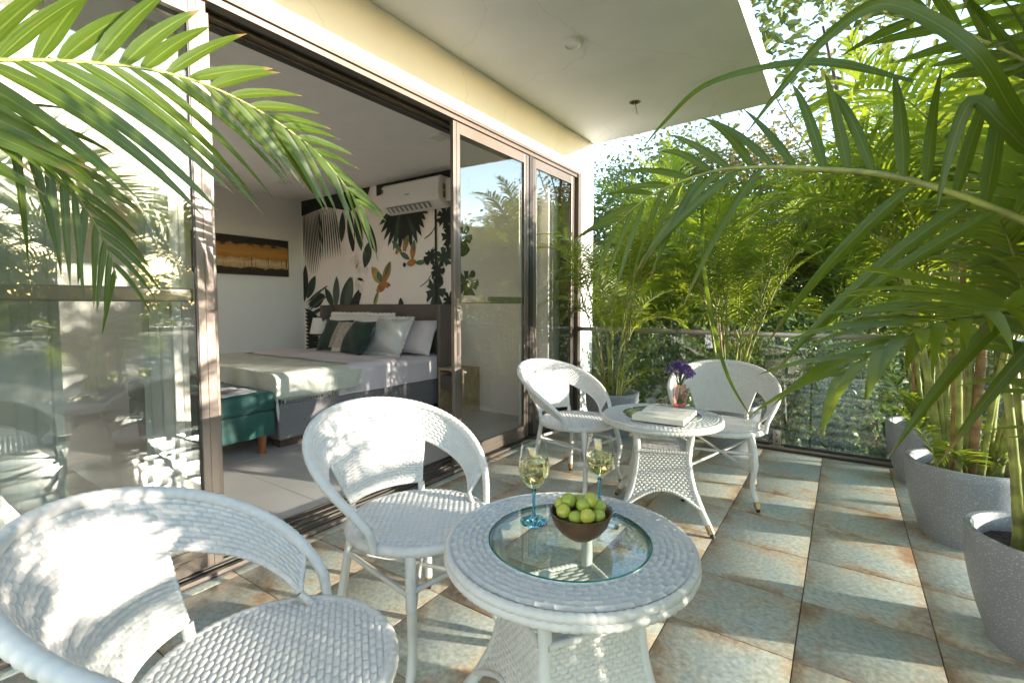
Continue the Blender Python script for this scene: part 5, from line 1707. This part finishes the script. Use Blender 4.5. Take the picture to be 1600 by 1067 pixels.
G_ = -.5
tree('tree', (-2.6, 8.4, G_), (-2.6, 8.4, 2.6), (1.7, 1.2, 1.35), 70, 15000, .075, 'tree_leaf', 'dense green tree rising beside the end wall of the house', 1)
tree('tree', (-.9, 8.2, G_), (-.9, 8.2, 2.35), (1.5, 1.2, 1.35), 70, 14000, .072, 'tree_leaf_warm', 'warm brownish leaved tree below the far roof edge', 2)
tree('tree', (.9, 8.8, G_), (.9, 8.8, 2.0), (1.5, 1.2, 1.3), 60, 12000, .08, 'tree_leaf', 'green tree behind the palms right of the roof edge', 3)
tree('tree', (2.6, 9.6, G_), (2.6, 9.6, 1.9), (1.5, 1.2, 1.3), 50, 9000, .09, 'tree_leaf', 'green tree at the far right behind the palms', 4)
tree('tree', (-4.6, 7.8, G_), (-4.6, 7.8, 2.4), (1.6, 1.4, 1.5), 45, 6000, .10, 'tree_leaf', 'green tree behind the house, hidden from the terrace', 5)
tree('tree', (.6, 8.6, G_), (-.35, 7.8, 4.85), (1.25, .7, .75), 26, 1000, .15, 'tree_leaf', 'sparse tree with large heart shaped leaves against the sky', 6, cr=.30, trunk_r=.05, nbr=4)


def shrub(base, radii, nleaf, leaf, label, seed, mat='vine_leaf', ncl=40, cr=.14, name='shrub', group='shrubs and creepers behind the railing'):
    rg = np.random.default_rng(seed)
    t = empty(name, base, label=label, cat='shrub', group=group)
    C, cc = clumps((0, 0, radii[2] * .9), radii, ncl, nleaf, cr, rg, .35)
    mb = MB(); mb.add(*leaf_cloud(C, leaf, rg, hang=.6, aspect=.8)); mb.build('foliage', M[mat], t)
    st = MB()
    for q in cc[:14]:
        st.tube([(rg.uniform(-.1, .1), rg.uniform(-.1, .1), 0), q * .5 + rg.normal(size=3) * .08, q], [.018, .012, .005], 5, sub=4)
    st.build('stems', M['bark'], t, smooth='all')
    return t


shrub((-2.2, 5.35, G_), (.75, .5, .85), 5200, .06, 'dark creeper covered shrub behind the railing next to the wall', 21)
shrub((-1.1, 5.8, G_), (.75, .5, .90), 5200, .06, 'dark creeper covered shrub behind the railing at its middle left', 22)
shrub((.0, 6.2, G_), (.75, .5, .85), 5200, .06, 'dark creeper covered shrub behind the railing at its middle right', 23)
shrub((1.1, 6.7, G_), (.75, .5, .85), 4200, .065, 'dark creeper covered shrub behind the far right corner planter', 24)
shrub((2.2, 7.2, G_), (.8, .5, .9), 3000, .07, 'dark creeper covered shrub beyond the right corner of the terrace', 25)
shrub((-3.4, 5.8, G_), (.7, .5, .9), 2500, .07, 'dark shrub behind the end wall of the house', 26)


def trailing(base, spots, label, seed):
    """creeper with long hanging stems and round leaves"""
    rg = np.random.default_rng(seed)
    t = empty('creeper', base, label=label, cat='creeper', group='creepers hanging behind the glass')
    Cs = []
    st = MB()
    for (x, y, z0, z1) in spots:
        n = 26
        zz = np.linspace(z0, z1, n)
        px = x + .06 * np.sin(np.linspace(0, 5, n) + rg.uniform(0, 6)) + rg.uniform(-.1, .1) * np.linspace(0, 1, n)
        py = y + .04 * np.sin(np.linspace(0, 4, n) + rg.uniform(0, 6))
        P = np.stack([px, py, zz], -1)
        st.tube(P - np.array(base), .003, 5)
        m = int(abs(z0 - z1) * 85)
        k = rg.uniform(0, n - 1, size=m)
        Q = np.stack([np.interp(k, np.arange(n), P[:, c]) for c in range(3)], -1)
        Cs.append(Q + rg.normal(size=Q.shape) * .016)
    C = np.concatenate(Cs) - np.array(base)
    mb = MB(); mb.add(*leaf_cloud(C, .046, rg, hang=.45, aspect=.95)); mb.build('foliage', M['vine_leaf'], t)
    st.build('stems', M['bark'], t, smooth='all')
    return t


rs = random.Random(9)
sp1 = [(-.62 + .030 * k + rs.uniform(-.03, .03), 4.72 + rs.uniform(0, .35), .86 + rs.uniform(-.1, .05), rs.uniform(.05, .45)) for k in range(34)]
sp1 += [(-.22, 4.70, .7, -.05), (-.15, 4.72, .7, -.10), (.06, 4.7, .7, .0), (-.30, 4.7, .6, .10)]
trailing((0, 5.0, G_), sp1, 'creeper with round leaves hanging behind the glass right of the chair', 51)
sp2 = [(-1.75 + .05 * k + rs.uniform(-.04, .04), 4.85 + rs.uniform(0, .4), .9 + rs.uniform(-.1, .1), rs.uniform(-.1, .4)) for k in range(20)]
trailing((-1.2, 5.1, G_), sp2, 'creeper hanging behind the glass between the two slim palms', 52)

for x, y, sdd, hh, lb in [(-2.35, 5.9, 201, (.9, 1.9), 'garden palm beyond the railing beside the end wall'), (-1.35, 6.4, 202, (1.0, 2.0), 'garden palm beyond the railing above the left of the glass'),
                          (-.45, 6.8, 203, (.9, 2.1), 'garden palm beyond the railing above the middle of the glass'), (.45, 7.1, 204, (1.0, 2.2), 'garden palm beyond the railing above the hanging creeper'),
                          (1.5, 8.2, 205, (1.0, 2.3), 'garden palm beyond the far right corner planter'),
                          (-1.9, 7.0, 207, (1.6, 2.6), 'tall garden palm in the back row beside the roof edge'), (.0, 7.7, 208, (1.6, 2.7), 'tall garden palm in the back row at its middle'),
                          (.95, 8.0, 209, (1.8, 3.0), 'tall garden palm in the back row at the right')]:
    palm((x, y), lb, sdd, canes=11, h=hh, r=(.010, .018), spread=.30, z0=G_, sub=7, group='garden palms beyond the railing', scale=(.95, 1.3), lean=.12, lib=mix_lib, fr=(3, 5))

# far belt of trees (a wood that reads as one mass, seen over the railing and in the door glass)
rt = random.Random(21)


def wood(name, spots, leaf, nleaf, seed, label):
    rg = np.random.default_rng(seed)
    mb = MB()
    for (xx, yy, hgt) in spots:
        C, cc = clumps((xx, yy, G_ + 1.0 + hgt * .42), (2.9, 2.4, hgt * .55), 40, nleaf, .5, rg)
        mb.add(*leaf_cloud(C, leaf, rg))
    mb.cur = 1
    for (xx, yy, hgt) in spots:
        mb.tube([(xx, yy, G_), (xx + .1, yy, G_ + hgt * .6)], [.16, .08], 7)
    o = mb.build(name, [M['far_leaf'], M['bark']])
    return tag(o, label, 'trees', kind='stuff')


wood('distant_wood', [(27 + rt.uniform(-2, 3), -16 + k * 4.4 + rt.uniform(-1, 1), rt.uniform(2.0, 3.0)) for k in range(12)], .36, 1600, 300, 'dark belt of distant trees mirrored in the left door glass')
wood('distant_wood', [(-13 + k * 4.0 + rt.uniform(-1, 1), 17 + rt.uniform(-2, 2), rt.uniform(3.2, 4.4)) for k in range(8)], .30, 2000, 330, 'dark belt of distant trees behind the garden')
